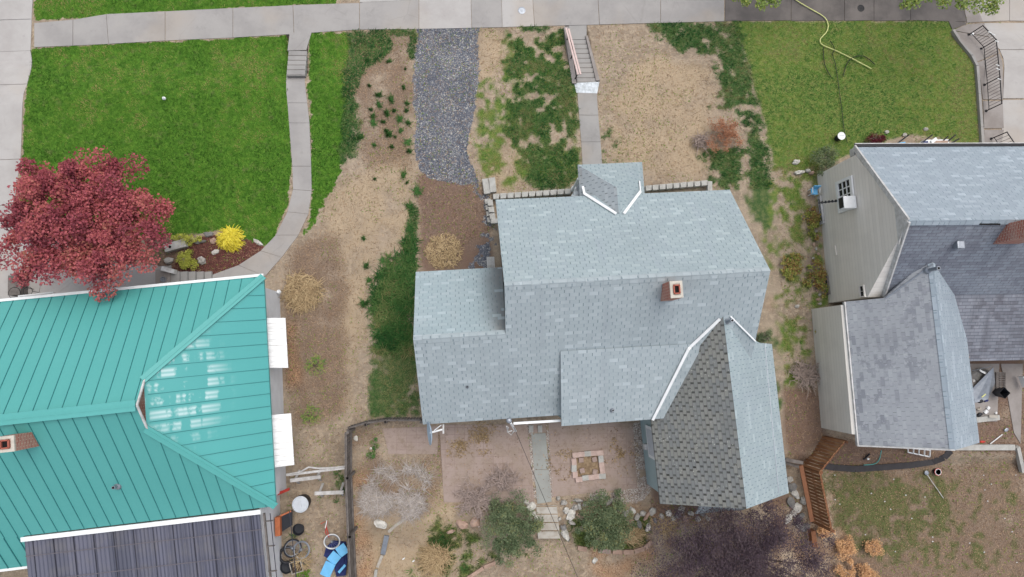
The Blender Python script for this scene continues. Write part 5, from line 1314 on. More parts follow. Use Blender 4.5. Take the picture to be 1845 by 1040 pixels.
# yellow threadleaf shrub
def spiky(name, label, px_, py_, r, h, mat, n, wd, L, cat='shrub', droop=.8, wild=None):
    c = G(px_, py_); t = thing(name, label, cat, tuple(c)); V = []; T = []
    for k in range(n):
        th = random.uniform(0, 6.283); rr = r*math.sqrt(random.random()); p0_ = None; p = Vector((c.x+rr*math.cos(th), c.y+rr*math.sin(th), c.z+h*(1-(rr/r)**2)*.9+.05))
        if wild: th = random.gauss(wild, 1.1)+2.5*mnoise.noise(Vector((p.x*2, p.y*2, 1)))
        dv = Vector((math.cos(th+random.gauss(0, .5)), math.sin(th+random.gauss(0, .5)), random.uniform(-.1, .7))).normalized(); tt = random.random()
        for j in range(4):
            q = p+dv*L*.27; dv = (dv+Vector((random.gauss(0, .25), random.gauss(0, .25), -droop*.3))).normalized()
            sd_ = dv.cross(Vector((0, 0, 1))); sd_ = sd_.normalized()*wd*(1-j*.18)
            V.append([p-sd_, p+sd_, q+sd_*.8, q-sd_*.8]); T.append(tt); p = q
    soup('foliage', np.array([[tuple(v) for v in f] for f in V]), mat, np.array(T), t)
    mb = MB()
    for k in range(14):
        th = k*.9; mb.tube([c, c+Vector((math.cos(th)*r*.6, math.sin(th)*r*.6, h*.5))], [.02, .008], 5)
    mb.build('stem', 'bark', t); return t
spiky('yellow_shrub', 'bright yellow threadleaf shrub spilling over the red mulch', 417, 430, .42, .45, 'lv_yellow', 620, .018, .26, wild=-1.0)
spiky('ornamental_grass', 'sprawling clump of golden dead grass near the corner of the white house', 545, 525, .75, .25, 'gr_dry', 700, .013, .4, 'ornamental grass', .7, wild=-1.2)
spiky('straw_clump', 'rusty straw-coloured weed mat on the brown soil in front of the west wing', 800, 455, .75, .12, 'gr_dry', 900, .014, .16, 'weeds', .5, wild=1.0)
spiky('ornamental_grass', 'blond grass clump in the rear garden left of the big green bush', 785, 1005, .55, .3, 'gr_dry', 600, .012, .45, 'ornamental grass', .6, wild=-2.2)
spiky('ornamental_grass', 'blond grass inside the curved brick border by the right bush', 1135, 960, .45, .25, 'gr_dry', 400, .012, .4, 'ornamental grass', .6, wild=.6)
spiky('ornamental_grass', 'blond grass between rocks at the right end of the stone row', 1195, 945, .35, .25, 'gr_dry', 300, .012, .4, 'ornamental grass', .6, wild=.8)
for (a, b, lab) in ((568, 660, 'olive-green weed clump between the two white awnings'), (560, 750, 'green weed with small leaves right of the lower awning')):
    spiky('weed_clump', lab, a, b, .42, .1, 'gr_olive', 110, .012, .14, 'weeds', wild=.5)
for (a, b, lab) in ((672, 800, 'small bright green weed in the walled corner, upper one'), (668, 822, 'small bright green leafy weed in the walled corner, lower one'), (1400, 800, 'green weeds beside the east side of the rear gable')):
    shrub('green_weed', lab, a, b, .2, .2, 'gr_dark', 8, 40, .1, .06, cat='weeds')
# silver dead stalks and twiggy shrub
for (a, b, rx, ry, lab) in ((720, 862, 1.4, .55, 'upper mat of silver-grey dead stalks in the rear garden'), (680, 900, .75, .7, 'left mat of silver-grey dead stalks near the grey fence'), (745, 905, .75, .8, 'lower mat of silver-grey dead stalks by the round pale clearing')):
    c = G(a, b); n = 1300; th = rng.random(n)*6.283; rr = np.sqrt(rng.random(n)); B = np.stack([c.x+rx*.9*rr*np.cos(th), c.y+ry*.9*rr*np.sin(th), np.full(n, c.z)+.03+.08*rng.random(n)], 1)
    keep = vn(B[:, 0], B[:, 1], .7, 3, 3) > .50; B = B[keep]
    tag(soup('dead_stalks', blades(B, .30, .022, 1.3, None, .12), 'gr_grey', rng.random(len(B)), origin=tuple(c)), lab, 'dead stalks')
def twiggy(label, px_, py_, rx, ry, h, n, mat='twig'):
    c = G(px_, py_); t = thing('twiggy_shrub', label, 'shrub', tuple(c)); mb = MB()
    for k in range(n):
        th = random.uniform(0, 6.28); R = random.uniform(.4, 1.0); a = random.uniform(-.5, .5)
        pts = [c+Vector((random.gauss(0, .08), random.gauss(0, .08), 0))]
        for j in range(1, 6):
            f = j/5; pts.append(c+Vector((rx*R*f*math.cos(th+a*f)+random.gauss(0, .04), ry*R*f*math.sin(th+a*f)+random.gauss(0, .04), h*math.sin(f*2.4)*R+.02)))
        mb.tube(pts, [.026, .024, .022, .018, .014, .010], 4)
        for j in (2, 3, 4, 5):
            for q in range(2):
                p = pts[j]; e_ = p+Vector((random.gauss(0, .16), random.gauss(0, .16), random.uniform(-.05, .15))); mb.tube([p, (p+e_)/2+Vector((0, 0, .03)), e_], [.014, .013, .010], 3)
    mb.build('twigs', mat, t)['kind'] = 'stuff'; return t
M['twig_purple'] = plain('purple_grey_twig', (168, 152, 144), .9, .3, 10)
twiggy('bare brownish-grey twiggy shrub sprawling over the patio left of the green bush', 860, 900, 1.15, 1.0, .35, 46, 'twig_purple')
twiggy('bare twiggy shrub hugging the round brown patch at the patio edge', 905, 862, .75, .5, .3, 34, 'twig_purple')
twiggy('tangle of tan dead canes lying in the passage by the grey wing wall', 1447, 675, .75, .65, .25, 60)
twiggy('grey dead twigs under the rust-orange bush', 1262, 258, .4, .35, .25, 26)
# dry patches on the patio
for (a, b, r, lab) in ((828, 800, .5, 'clump of straw-coloured dead weeds growing through the patio'), (872, 788, .5, 'brown seedy weed patch on the patio near the service mast'), (1012, 835, .48, 'dead weed patch left of the square brick ring'), (1118, 820, .55, 'brown weed patch right of the square brick ring')):
    c = G(a, b, .03); n = 700; th = rng.random(n)*6.283; rr = rng.random(n)**.8*r*1.35; B = np.stack([c.x+rr*np.cos(th), c.y+rr*np.sin(th)*1.1, np.full(n, c.z)], 1); B = B[(vn(B[:, 0], B[:, 1], .35, 3, 3)-.42)*3 > rng.random(n)-.45+.5*rr/r]; n = len(B)
    tag(soup('dead_weeds', blades(B, .07, .03, 1.3), 'gr_dry', rng.random(n)*.75, origin=tuple(c)), lab, 'weeds')

# ================================================================== SMALL THINGS
def single(mb, name, mat, label, cat, group=None, bevel=0.0, smooth=False):
    return tag(mb.build(name, mat, bevel=bevel, smooth=smooth), label, cat, group)
# ---- block retaining walls
def blockwall(name, label, rows, loc):
    t = thing(name, label, 'retaining wall', loc); 
    for (pts, size, z, h) in rows:
        for (a, b), (a2, b2) in zip(pts, pts[1:]):
            A = G(a, b, z); B = G(a2, b2, z); c = (A+B)/2; L = (B-A).length
            mb = MB(); dv = (B-A).normalized(); nv = Vector((-dv.y, dv.x, 0)); w1 = size/2
            top = [A+dv*.012-nv*w1*.86, B-dv*.05-nv*w1*.86, B-dv*.012+nv*w1, A+dv*.012+nv*w1]
            bot = [p-Vector((0, 0, h)) for p in top]; mb.hexa(bot, top); mb.build('block', 'block', t, bevel=.012)
    return t
def walk(p0, p1, n): return [(p0[0]+(p1[0]-p0[0])*k/n, p0[1]+(p1[1]-p0[1])*k/n) for k in range(n+1)]
wl = blockwall('block_wall', 'low split-face concrete block wall in front of the main house, left of the porch', [(walk((888, 355), (1030, 345), 11), .21, .48, .24), (walk((888, 354), (1031, 344), 11), .22, .24, .3), (walk((882, 360), (888, 396), 3), .25, .48, .24), (walk((878, 358), (884, 402), 4), .28, .24, .3), (walk((884, 399), (900, 398), 1), .22, .48, .24)], tuple(G(885, 358)))
for (a, b) in (((874, 323), (878, 350)), ((886, 321), (889, 347))):
    mb = MB(); A = G(*a, .16 if a[0] < 880 else .22); B = G(*b, .16 if a[0] < 880 else .22); mb.beam(A, B, .27, .2); mb.build('loose_block', 'block', wl, bevel=.012)
wl = blockwall('block_wall', 'low split-face concrete block wall in front of the main house, right of the porch', [(walk((1163, 340), (1276, 330), 9), .21, .48, .24), (walk((1163, 339), (1276, 329), 9), .22, .24, .3), (walk((1279, 326), (1279, 345), 1), .22, .48, .24)], tuple(G(1275, 333)))
# ---- fire ring
t = thing('fire_ring', 'square ring of faded pink and grey paver bricks on the rear patio', 'fire pit', tuple(G(1059, 842)))
ring = walk((1033, 822), (1082, 815), 4)+[(1084, 817)]+walk((1083, 820), (1086, 858), 3)[1:]+walk((1083, 861), (1038, 864), 4)+walk((1034, 858), (1031, 826), 3)[:]
bricks = [(1037, 820, 0), (1048, 818.5, 0), (1059, 817.5, 0), (1070, 816.5, 0), (1081, 816, 0), (1082.5, 827, 1), (1083.5, 837, 1), (1085, 847, 1), (1085, 858, 0), (1076, 858.5, 0), (1066, 860, 0), (1055, 861, 0), (1043, 864, 0), (1036, 855, 1), (1034, 844, 1), (1034, 832, 1)]
for i, (a, b, v) in enumerate(bricks):
    mb = MB(); mb.box(G(a, b, .08), (.285, .215, .12) if not v else (.215, .285, .12), rad(3+random.uniform(-5, 5))); mb.build('brick', ('ring_brick', 'ring_brick', 'block')[i % 3], t, bevel=.012)
for (a, b) in ((1047, 829), (1071, 828), (1072, 850), (1049, 848)):
    mb = MB(); mb.box(G(a, b, .09), (.2, .2, .08), rad(random.uniform(-15, 15))); mb.build('brick', 'paver', t, bevel=.01)
mb = MB(); mb.box(G(1059, 840, .02), (.95, .85, .03), rad(3)); mb.build('ash_bed', 'litter_soil', t)
# ---- rocks
def rock(a, b, sx, sy, mat, label, rz=0, h=.18, group=None, cat='rock', sub=2):
    mb = MB(); c = G(a, b, h*.4); mb.rock(c, (sx*1.25, sy*1.25, h), random.randint(0, 99), sub, rz); o = single(mb, 'rock', mat, label, cat, group); return o
rock(686, 944, .28, .17, 'rock_white', 'large whitish boulder alone in the grass by the grey fence', -.5, .2)
rock(832, 945, .26, .17, 'rock_pink', 'pinkish flat rock, left of the pair beside the green bush', -.3)
rock(856, 940, .23, .2, 'rock_pink', 'pinkish rounded rock touching the left side of the green bush', .5)
rock(812, 958, .22, .08, 'rock_pink', 'long narrow pink stone below the pinkish pair', .3, .1)
rock(957, 912, .2, .18, 'rock_white', 'whitish boulder at the top left of the patio steps', .2)
rock(960, 925, .13, .1, 'rock_white', 'small white stone left of the second patio step', .2)
rock(966, 934, .09, .17, 'rock_white', 'narrow white stone beside the third patio step', -.3)
rock(955, 934, .1, .1, 'rock', 'small grey stone half under the green bush by the steps')
rock(1018, 962, .15, .3, 'rock_white', 'sharp white slab leaning at the foot of the patio steps', .5, .14)
rock(1029, 928, .17, .28, 'rock_white', 'flat pale slab stone right of the patio steps', -.6, .12)
rock(1020, 920, .13, .14, 'rock_white', 'pale stone above the flat slab right of the steps', -.3)
rock(1016, 906, .14, .12, 'rock', 'grey stone at the end of the right patio edge', .2)
rock(1044, 912, .08, .17, 'rock_white', 'thin upright white stone by the right green bush', .1)
rock(1042, 902, .24, .08, 'rock', 'long grey stone lying along the patio edge above the right bush', -.1)
rock(1050, 932, .3, .12, 'rock_pink', 'long pinkish stone touching the right green bush', -.5)
rock(1015, 950, .14, .15, 'rock_dark', 'dark stone beside the lowest patio step', .3)
rock(1072, 1010, .14, .10, 'rock_white', 'small pale stone in the dry ground below the curved brick border', .8, .1)
for k, (a, b, sx, sy, m_k, lab) in enumerate([(948, 905, .13, .11, 'rock', 'grey stone at the upper left edge of the stones beside the patio steps'), (962, 943, .10, .09, 'rock_white', 'small white stone by the lowest left step'), (1006, 898, .10, .08, 'rock', 'small grey stone just right of the back path end'), (1036, 915, .12, .15, 'rock', 'grey stone between the two pale slabs right of the steps'), (1030, 942, .16, .09, 'rock', 'low grey stone below the flat pale slab'), (1056, 908, .18, .10, 'rock', 'flat grey stone at the upper edge of the right bush'), (1008, 935, .09, .08, 'rock', 'small grey stone touching the third patio step'), (1024, 972, .09, .07, 'rock_dark', 'small dark stone below the sharp white slab')]):
    rock(a, b, sx, sy, m_k, lab, k*.7, .15)
row = [(1115, 915), (1128, 925), (1140, 920), (1148, 932), (1158, 925), (1152, 945), (1165, 930), (1175, 922), (1180, 938), (1168, 950), (1192, 930), (1200, 940), (1212, 935), (1205, 925), (1222, 928), (1235, 936), (1228, 918), (1245, 925), (1258, 935), (1265, 922), (1135, 938), (1275, 934), (1098, 905)]
ORD = ['first', 'second', 'third', 'fourth', 'fifth', 'sixth', 'seventh', 'eighth', 'ninth', 'tenth', 'eleventh', 'twelfth', 'thirteenth', 'fourteenth', 'fifteenth', 'sixteenth', 'seventeenth', 'eighteenth', 'nineteenth', 'twentieth', 'twenty-first', 'twenty-second', 'twenty-third']
for k, (a, b) in enumerate(sorted(row)):
    rock(a, b, random.uniform(.12, .22), random.uniform(.08, .15), ('rock', 'rock_dark', 'rock', 'rock_pink', 'rock_white')[k % 5], 'rough stone in the tumbled row behind the rear gable, '+ORD[k]+' from its left end', random.uniform(0, 3), .14, 'stones of the tumbled row behind the rear gable')
for k, (a, b) in enumerate(sorted([(1432, 890), (1425, 905), (1436, 915), (1442, 931), (1430, 925), (1448, 902), (1420, 935), (1438, 945), (1450, 950), (1427, 878), (1422, 864)], key=lambda q: q[1])):
    rock(a, b, random.uniform(.14, .26), random.uniform(.12, .2), ('rock', 'rock_dark', 'rock_white')[k % 3], 'rough stone heaped against the brown fence, '+ORD[k]+' from the top of the heap', random.uniform(0, 3), .16, 'stones heaped against the brown fence')
rock(1434, 292, .17, .12, 'rock_white', 'pale rounded stone farthest left by the dark corner bush', .1); rock(1440, 311, .22, .1, 'rock_white', 'long pale stone below the rounded one by the corner bush', .1); rock(1455, 308, .12, .09, 'rock', 'small stone right of the long pale one'); rock(1462, 312, .12, .08, 'rock_pink', 'small tan stone nearest the grey wall corner')
for k in range(20):
    rock(1462+random.uniform(-6, 8)+k*.9, 400+k*8.2, random.uniform(.06, .11), random.uniform(.05, .09), ('rock', 'rock_pink')[k % 2], 'small round stone in the line along the grey wall base, '+ORD[k]+' from the top', 0, .08, 'stones along the grey wall', sub=1)
for (a, b, lab) in ((1436, 552, 'lone grey stone in the passage lawn'), (1598, 238, 'round grey stone beside the wine-red bush'), (1630, 243, 'light stone near the iron edging'), (1668, 233, 'broken pale stone in the front bed of the grey house')):
    rock(a, b, .11, .09, 'rock', lab, 0, .1)
# left bed stones
rock(363, 470, .17, .16, 'rock', 'round grey boulder right of the variegated bush', .2, .2); rock(305, 470, .2, .15, 'rock', 'square grey stone left of the variegated bush', .3, .2)
rock(388, 454, .18, .10, 'rock_white', 'triangular whitish stone in the mulch left of the yellow shrub', .3, .12); rock(361, 436, .26, .07, 'rock_dark', 'long blue-grey slab at the lawn edge of the mulch bed', .25, .1)
rock(375, 422, .2, .12, 'rock_dark', 'dark flat rock at the top corner of the mulch bed', .1, .1); rock(384, 434, .13, .14, 'rock_pink', 'pinkish stone just left of the yellow shrub', .3, .1); rock(465, 437, .24, .08, 'rock_white', 'long pale stone at the right tip of the mulch bed', -.6, .1)
# ---- concrete block with hole, entry steps
t = thing('hollow_block', 'long pale concrete block with a round hole at the edge of the mulch bed', 'block', tuple(G(318, 444)))
mb = MB(); mb.beam(G(298, 448, .2), G(336, 438, .2), .34, .25); mb.build('block', 'block', t, bevel=.015)
mb = MB(); mb.lathe(G(306, 445, .33), [(.06, 0), (.06, .006), (0, .006)], 14); mb.build('hole', 'dark', t)
t = thing('entry_steps', 'pale concrete entry steps along the front of the green-roofed house', 'steps', tuple(G(345, 500)))
for k in range(5):
    z = .75-.15*k; x0 = 308+k*14.5; mb = MB(); mb.slab([P(x0, 490, z), P(x0+15, 489, z), P(x0+15, 530, z), P(x0, 532, z)], z+.1); mb.build('step', 'concrete_grey', t)
mb = MB(); mb.slab([P(280, 486, .78), P(307, 484, .78), P(307, 530, .78), P(280, 532, .78)], .9); mb.build('landing', 'concrete_band', t)
mb = MB(); mb.beam(P(293, 484, .9), P(316, 490, .9), .18, .25); mb.build('kerb', 'white_dirty', t)
mb = MB(); mb.lathe(G(297, 504, .80), [(.07, 0), (.11, .16), (.1, .16), (.09, .1), (0, .1)], 16); single(mb, 'flower_pot', 'lv_yellow' if False else 'galv', 'small round pot standing on the entry landing beside the maple', 'pot')
t = thing('railing', 'low white tube railing along the front eave of the green-roofed house', 'railing', tuple(P(60, 540, 1)))
mb = MB(); mb.tube([P(33, 534, 1.9), P(97, 527, 1.9)], .035, 6); mb.tube([P(33, 538, 1.6), P(97, 531, 1.6)], .03, 6); mb.build('rail', 'white', t)
for x in (34, 96):
    mb = MB(); mb.tube([P(x, 536-(x-34)*.11, 1.95), Vector((P(x, 536, 1.95).x, P(x, 536, 1.95).y, 0))], .03, 6); mb.build('post', 'white', t)
# sprinkler on the left lawn
t = thing('sprinkler', 'small white lawn sprinkler in the middle of the left lawn', 'sprinkler', tuple(G(296, 178)))
mb = MB(); mb.lathe(G(296, 178, 0), [(.07, 0), (.07, .05), (.03, .07), (.03, .14), (0, .15)], 12); mb.build('base', 'white', t)
mb = MB(); mb.beam(G(293, 179, .15), G(299, 177, .15), .03, .03); mb.build('arm', 'grey_plastic', t)
# ---- hoses
def hose(pts, r, mat, label, nm='garden_hose', dz=.05):
    P3 = [G(a, b, dz) for a, b in pts]; out = []
    for i in range(len(P3)-1):
        p0 = P3[max(i-1, 0)]; p1 = P3[i]; p2 = P3[i+1]; p3 = P3[min(i+2, len(P3)-1)]
        for k in range(6):
            u = k/6; out.append(.5*((2*p1)+(p2-p0)*u+(2*p0-5*p1+4*p2-p3)*u*u+(3*p1-3*p2+p3-p0)*u**3))
    out.append(P3[-1]); mb = MB(); mb.tube(out, r, 6); single(mb, nm, mat, label, 'hose', smooth=True)
hose([(1425, -10), (1437, 2), (1462, 17), (1485, 31), (1492, 45), (1489, 58), (1478, 71), (1482, 81), (1505, 91), (1530, 103), (1555, 116), (1570, 124)], .024, 'hose_yellow', 'pale yellow garden hose winding from the sidewalk over the right lawn', dz=.09)
hose([(1484, 86), (1484, 105), (1488, 122), (1498, 140)], .018, 'hose_black', 'short black hose curving down on the left below the yellow hose', dz=.1)
hose([(1496, 74), (1502, 84), (1503, 92), (1500, 98), (1505, 115), (1509, 140), (1513, 170), (1517, 200), (1521, 235), (1527, 258)], .016, 'hose_black', 'long thin black hose running from the yellow hose to the white bucket', dz=.1)
hose([(1519, 138), (1524, 120), (1532, 107), (1546, 101), (1560, 103), (1576, 116)], .018, 'hose_black', 'black hose arching over the end of the yellow hose', dz=.1)
hose([(1556, 838), (1575, 836), (1584, 828), (1588, 812)], .02, 'lv_ygreen' if False else 'teal', 'green hose coil beside the black edging behind the grey wing', dz=.06)
# bucket
t = thing('bucket', 'white-lidded bucket with a dark side on the right lawn near the corner bush', 'bucket', tuple(G(1508, 249)))
c = G(1508, 250); mb = MB(); mb.lathe(c, [(.13, 0), (.155, .36), (.16, .36)], 24); mb.build('body', 'plastic_black', t, smooth=False)
mb = MB(); mb.lathe(c+Vector((0, 0, .36)), [(.17, 0), (.175, .03), (.15, .035), (.14, .025), (0, .028)], 24); mb.build('lid', 'white', t)
mb = MB(); mb.tube([c+Vector((.1*math.cos(a), .1*math.sin(a)*.3, .40)) for a in np.linspace(0, 3.14, 8)], .008, 5); mb.build('handle', 'grey_plastic', t)
# ---- black iron railings
def railing(label, pts, base, h=.92, step=.15):
    t = thing('iron_railing', label, 'railing', tuple(G(*pts[0])))
    g_ = [G(a, b, .05) for a, b in pts]; U = Vector((0, 0, 1))
    mb = MB()
    for a, b in zip(g_, g_[1:]): mb.tube([a+U*h, b+U*h], .022, 6)
    mb.build('top_rail', 'black', t)
    mb = MB()
    for a, b in zip(g_, g_[1:]): mb.tube([a+U*.17, b+U*.17], .016, 6)
    mb.build('bottom_rail', 'black', t)
    for p in g_:
        mb = MB(); mb.tube([p, p+U*(h+.02)], .024, 6); mb.lathe(p, [(.06, -.02), (.06, .015), (.03, .02)], 10); mb.build('post', 'black', t)
    mb = MB()
    for a, b in zip(g_, g_[1:]):
        n = max(2, int((b-a).length/step))
        for k in range(1, n): q = a+(b-a)*k/n; mb.tube([q+U*.17, q+U*h], .009, 4)
    mb.build('balusters', 'black', t); return t
railing('long bent black iron railing beside the right driveway', [(1745, 63), (1768, 88), (1774, 153), (1777, 200)], 0)
railing('short black iron railing piece at the front corner of the grey house', [(1786, 250), (1803, 275)], 0)
for k, (a, b) in enumerate([(1783, 59), (1790, 63), (1796, 75), (1797, 118), (1798, 125), (1800, 143)]):
    p = P(a, b, .95); mb = MB(); mb.tube([p+Vector((-.07, .04, 0)), p+Vector((.07, -.03, .02))], .02, 5); single(mb, 'zip_tie', 'white', 'white tie on the top rail of the long iron railing, '+ORD[k]+' from the street', 'tie', 'white ties on the iron railing')
mb = MB(); mb.lathe(G(1751, 62, .06), [(.07, 0), (.08, .04), (.04, .08), (0, .09)], 12); single(mb, 'rail_light', 'white', 'small white cap light at the foot of the first railing post', 'light')
# ---- weathered grey fence in the left rear
def fence(name, label, pts, h, mat, board=.12, gap=.02, z0=-.05, postevery=2.0, railside=1, railz=(.35, 1.2), railmat=None, capw=.12):
    t = thing(name, label, 'fence', tuple(G(*pts[0]))); g_ = [G(a, b) for a, b in pts]; U = Vector((0, 0, 1)); railmat = railmat or mat
    mb = MB(); uo = 0
    for a, b in zip(g_, g_[1:]):
        L = (b-a).length; n = int(L/(board+gap)); dv = (b-a)/L; nv = Vector((-dv.y, dv.x, 0)).normalized()*.011
        for k in range(n):
            p = a+dv*(k*L/n); q = p+dv*board; hh_ = h+random.uniform(-.02, .02); A = [p-nv, q-nv, q+nv, p+nv]
            uo += .14; T = [v+U*hh_ for v in A]; Bm = [v+U*z0 for v in A]
            i0 = len(mb.f); mb.hexa(Bm, T)
            for f in range(i0, len(mb.f)):
                m_ = len(mb.uv[f]); mb.uv[f] = [(uo+.03+(.08 if j in (1, 2) else 0), (mb.v[mb.f[f][j]][2])) for j in range(m_)]
    mb.build('boards', mat, t)
    for a, b in zip(g_, g_[1:]):
        dv = (b-a).normalized(); nv = Vector((-dv.y, dv.x, 0)).normalized()*railside
        for z in railz:
            mb = MB(); mb.beam(a+nv*.04+U*z, b+nv*.04+U*z, .05, .09); mb.build('rail', railmat, t)
        n = max(1, round((b-a).length/postevery))
        for k in range(n+1):
            p = a+(b-a)*k/n+nv*.10; mb = MB(); mb.box(p+U*(h/2-.05), (.09, .09, h+.1), math.atan2(dv.y, dv.x)); mb.build('post', railmat, t)
    return t
fence('board_fence', 'long weathered grey board fence between the left back yard and the rear garden', [(634, 772), (634, 850), (638, 950), (643, 1060)], 1.55, 'wood_grey', railside=1, railz=(.35, 1.45), postevery=2.2)
fence('picket_fence', 'low weathered grey slat fence running from the board fence to the west wing', [(634, 766), (665, 757), (700, 752), (762, 752)], 1.1, 'wood_grey', board=.06, gap=.05, railside=-1, railz=(.4, .95), postevery=2.6)
# brown fence between rear gable and grey wing
fence('brown_fence', 'brown stained board fence leg running up to the grey wing', [(1440, 838), (1483, 785)], 1.75, 'fence_brown', railmat='wood_brown', railside=-1, railz=(.35, 1.68), postevery=3)
f2_ = fence('brown_fence', 'brown stained board fence leg with a wide top rail beside the stone heap', [(1440, 839), (1460, 940)], 1.75, 'fence_brown', board=.11, gap=.025, railmat='wood_brown', railside=1, railz=(.35, 1.0, 1.70), postevery=3)
mb = MB(); A, B = G(1440, 839, 1.79), G(1460, 940, 1.79); mb.beam(A+Vector((.07, 0, 0)), B+Vector((.07, 0, 0)), .17, .04); mb.build('top_board', 'wood_brown', f2_)
mb = MB(); mb.beam(G(1462, 955, .5), G(1466, 985, .4), .2, .3); single(mb, 'fence_stub', 'wood_brown', 'brown fence stub continuing below the fence corner among the tan shrubs', 'fence')
mb = MB(); mb.beam(G(1414, 828, .5), G(1446, 834, .55), .14, .09); mb.beam(G(1412, 833, .4), G(1440, 841, .45), .12, .09); single(mb, 'timber_pile', 'wood_grey', 'grey weathered timbers lying between the rear gable and the brown fence', 'timber')
# black edging in right back yard
mb = MB(); pe = [(1478, 838), (1500, 842), (1540, 845), (1590, 842), (1640, 838), (1680, 832), (1700, 824), (1712, 812)]
for a, b in zip(pe, pe[1:]): mb.beam(G(*a, .05), G(*b, .05), .26, .12)
single(mb, 'garden_edging', 'black_edging', 'curved black garden edging behind the grey wing', 'edging')
mb = MB(); mb.beam(G(1712, 806, .1), G(1826, 806, .1), .24, .2); single(mb, 'timber_sleeper', 'block', 'long grey sleeper edging the soil behind the right house', 'sleeper', bevel=.01)
mb = MB(); mb.beam(G(1832, 805, .1), G(1842, 850, .1), .17, .18); single(mb, 'timber_sleeper', 'block', 'short grey sleeper turning down at the right edge', 'sleeper', bevel=.01)
t = thing('white_trellis', 'white wooden window frame leaning behind the grey wing', 'frame', tuple(G(1655, 815)))
q = [P(1636, 807, .8), P(1676, 811, .8), P(1675, 823, .2), P(1636, 815, .2)]
mb = MB(); mb.beam(q[0], q[1], .05, .05); mb.beam(q[3], q[2], .05, .05)
for k in range(5): mb.beam(q[0]+(q[1]-q[0])*k/4, q[3]+(q[2]-q[3])*k/4, .045, .04)
mb.build('bars', 'white', t)
# tool with pole and orange ring in right yard
t = thing('spring_ring_bucket', 'square orange and white pail in the right back yard', 'pail', tuple(G(1684, 849)))
c = G(1684, 849); mb = MB(); mb.lathe(c, [(.11, 0), (.14, .22)], 8); mb.build('body', 'plastic_black', t)
mb = MB(); mb.lathe(c+Vector((0, 0, .2)), [(.16, 0), (.165, .03), (.13, .035), (.12, .0)], 8); mb.build('rim', 'red', t)
mb = MB(); mb.lathe(c+Vector((0, 0, .232)), [(.145, 0), (.145, .01), (.125, .01), (.125, 0)], 8); mb.build('rim_edge', 'white', t)
t = thing('pole_tool', 'pale pole with a round grey head lying beside the orange pail', 'garden tool', tuple(G(1680, 860)))
mb = MB(); mb.tube([G(1671, 856, .12), G(1700, 898, .05)], .014, 6); mb.build('handle', 'white_dirty', t); mb = MB(); mb.lathe(G(1669, 852, .08), [(.09, 0), (.1, .03), (.04, .06), (0, .06)], 14); mb.build('head', 'galv', t)
t = thing('shovel', 'shovel with a blue-grey blade and white handle lying on the soil behind the right house', 'shovel', tuple(G(1800, 785)))
mb = MB(); mb.tube([G(1784, 800, .06), G(1806, 783, .08)], .022, 6); mb.build('handle', 'white', t); mb = MB(); mb.rock(G(1813, 775, .08), (.14, .09, .03), 4, 2, .6); mb.build('blade', 'galv', t)
# clutter on the rear slab of the right house
mb = MB(); mb.lathe(G(1793, 707, .02), [(.16, 0), (.24, .55), (.25, .55), (.22, .5), (.16, .06), (0, .06)], 4); single(mb, 'black_tote', 'plastic_black', 'black square tapered bin on the slab behind the right house', 'bin')
t = thing('pallet', 'grey wooden pallet lying against the slab behind the right house', 'pallet', tuple(G(1803, 685)))
mb = MB()
for k in range(8): mb.beam(G(1794, 672+k*4, .1), G(1811, 672+k*4, .1), .06, .03)
mb.build('deck', 'wood_grey', t); mb = MB()
for x in (1795, 1802, 1810): mb.beam(G(x, 671, .05), G(x, 701, .05), .05, .08)
mb.build('stringer', 'wood_grey', t)
mb = MB(); mb.slab([G(1752, 700, .12), G(1790, 662, .5), G(1793, 690, .14), G(1780, 720, .1), G(1757, 726, .1)], .03); single(mb, 'tarp', 'galv', 'crumpled grey tarp sheet on the slab beside the black bin', 'tarp')
rock(1767, 675, .42, .3, 'dark' if False else 'rock_dark', 'dark heap of soil and scraps under the back eave of the right house', 0, .14, cat='heap')
junk = [('white_jug', 'white', 'white plastic jug in the clutter behind the right house', 'jug', 1780, 735, .10, .10, .1), ('white_bag', 'white', 'round white bag in the middle of the clutter', 'bag', 1776, 742, .13, .11, .1), ('tan_bag', 'wood_pale', 'tan bag at the left of the clutter', 'bag', 1764, 737, .14, .09, .1), ('black_bag', 'plastic_black', 'black bag at the lower left of the clutter', 'bag', 1765, 747, .16, .1, .1), ('navy_cloth', 'navy', 'navy cloth behind the white jug', 'cloth', 1777, 722, .13, .08, .08), ('dark_jacket', 'plastic_black', 'dark jacket with lime stripes at the top of the clutter', 'jacket', 1767, 722, .2, .13, .08), ('white_pail', 'white_dirty', 'small white lid near the dark heap', 'lid', 1755, 686, .09, .09, .05), ('white_cup', 'white', 'small white tub at the right of the clutter', 'tub', 1794, 744, .07, .06, .08), ('white_scrap', 'white_dirty', 'grey-white cloth by the wing eave', 'cloth', 1757, 712, .08, .12, .05)]
for nm, mt, lab, cat, a, b, sx, sy, h in junk:
    mb = MB(); mb.rock(G(a, b, h*.7), (sx, sy, h), len(nm), 2, .4); single(mb, nm, mt, lab, cat)
mb = MB(); mb.beam(G(1769, 716, .3), G(1776, 710, .3), .04, .03); single(mb, 'lime_strap', 'lv_street' if False else 'hose_yellow', 'lime strap across the dark jacket', 'strap')
mb = MB(); mb.beam(G(1756, 757, .12), G(1799, 752, .12), .22, .16); single(mb, 'crate_base', 'block', 'long pale board edging the clutter below the black bag', 'board')
mb = MB(); mb.beam(G(1782, 750, .25), G(1797, 751, .25), .12, .04); single(mb, 'cut_board', 'wood_pale', 'short blond board on the edging by the clutter', 'board')
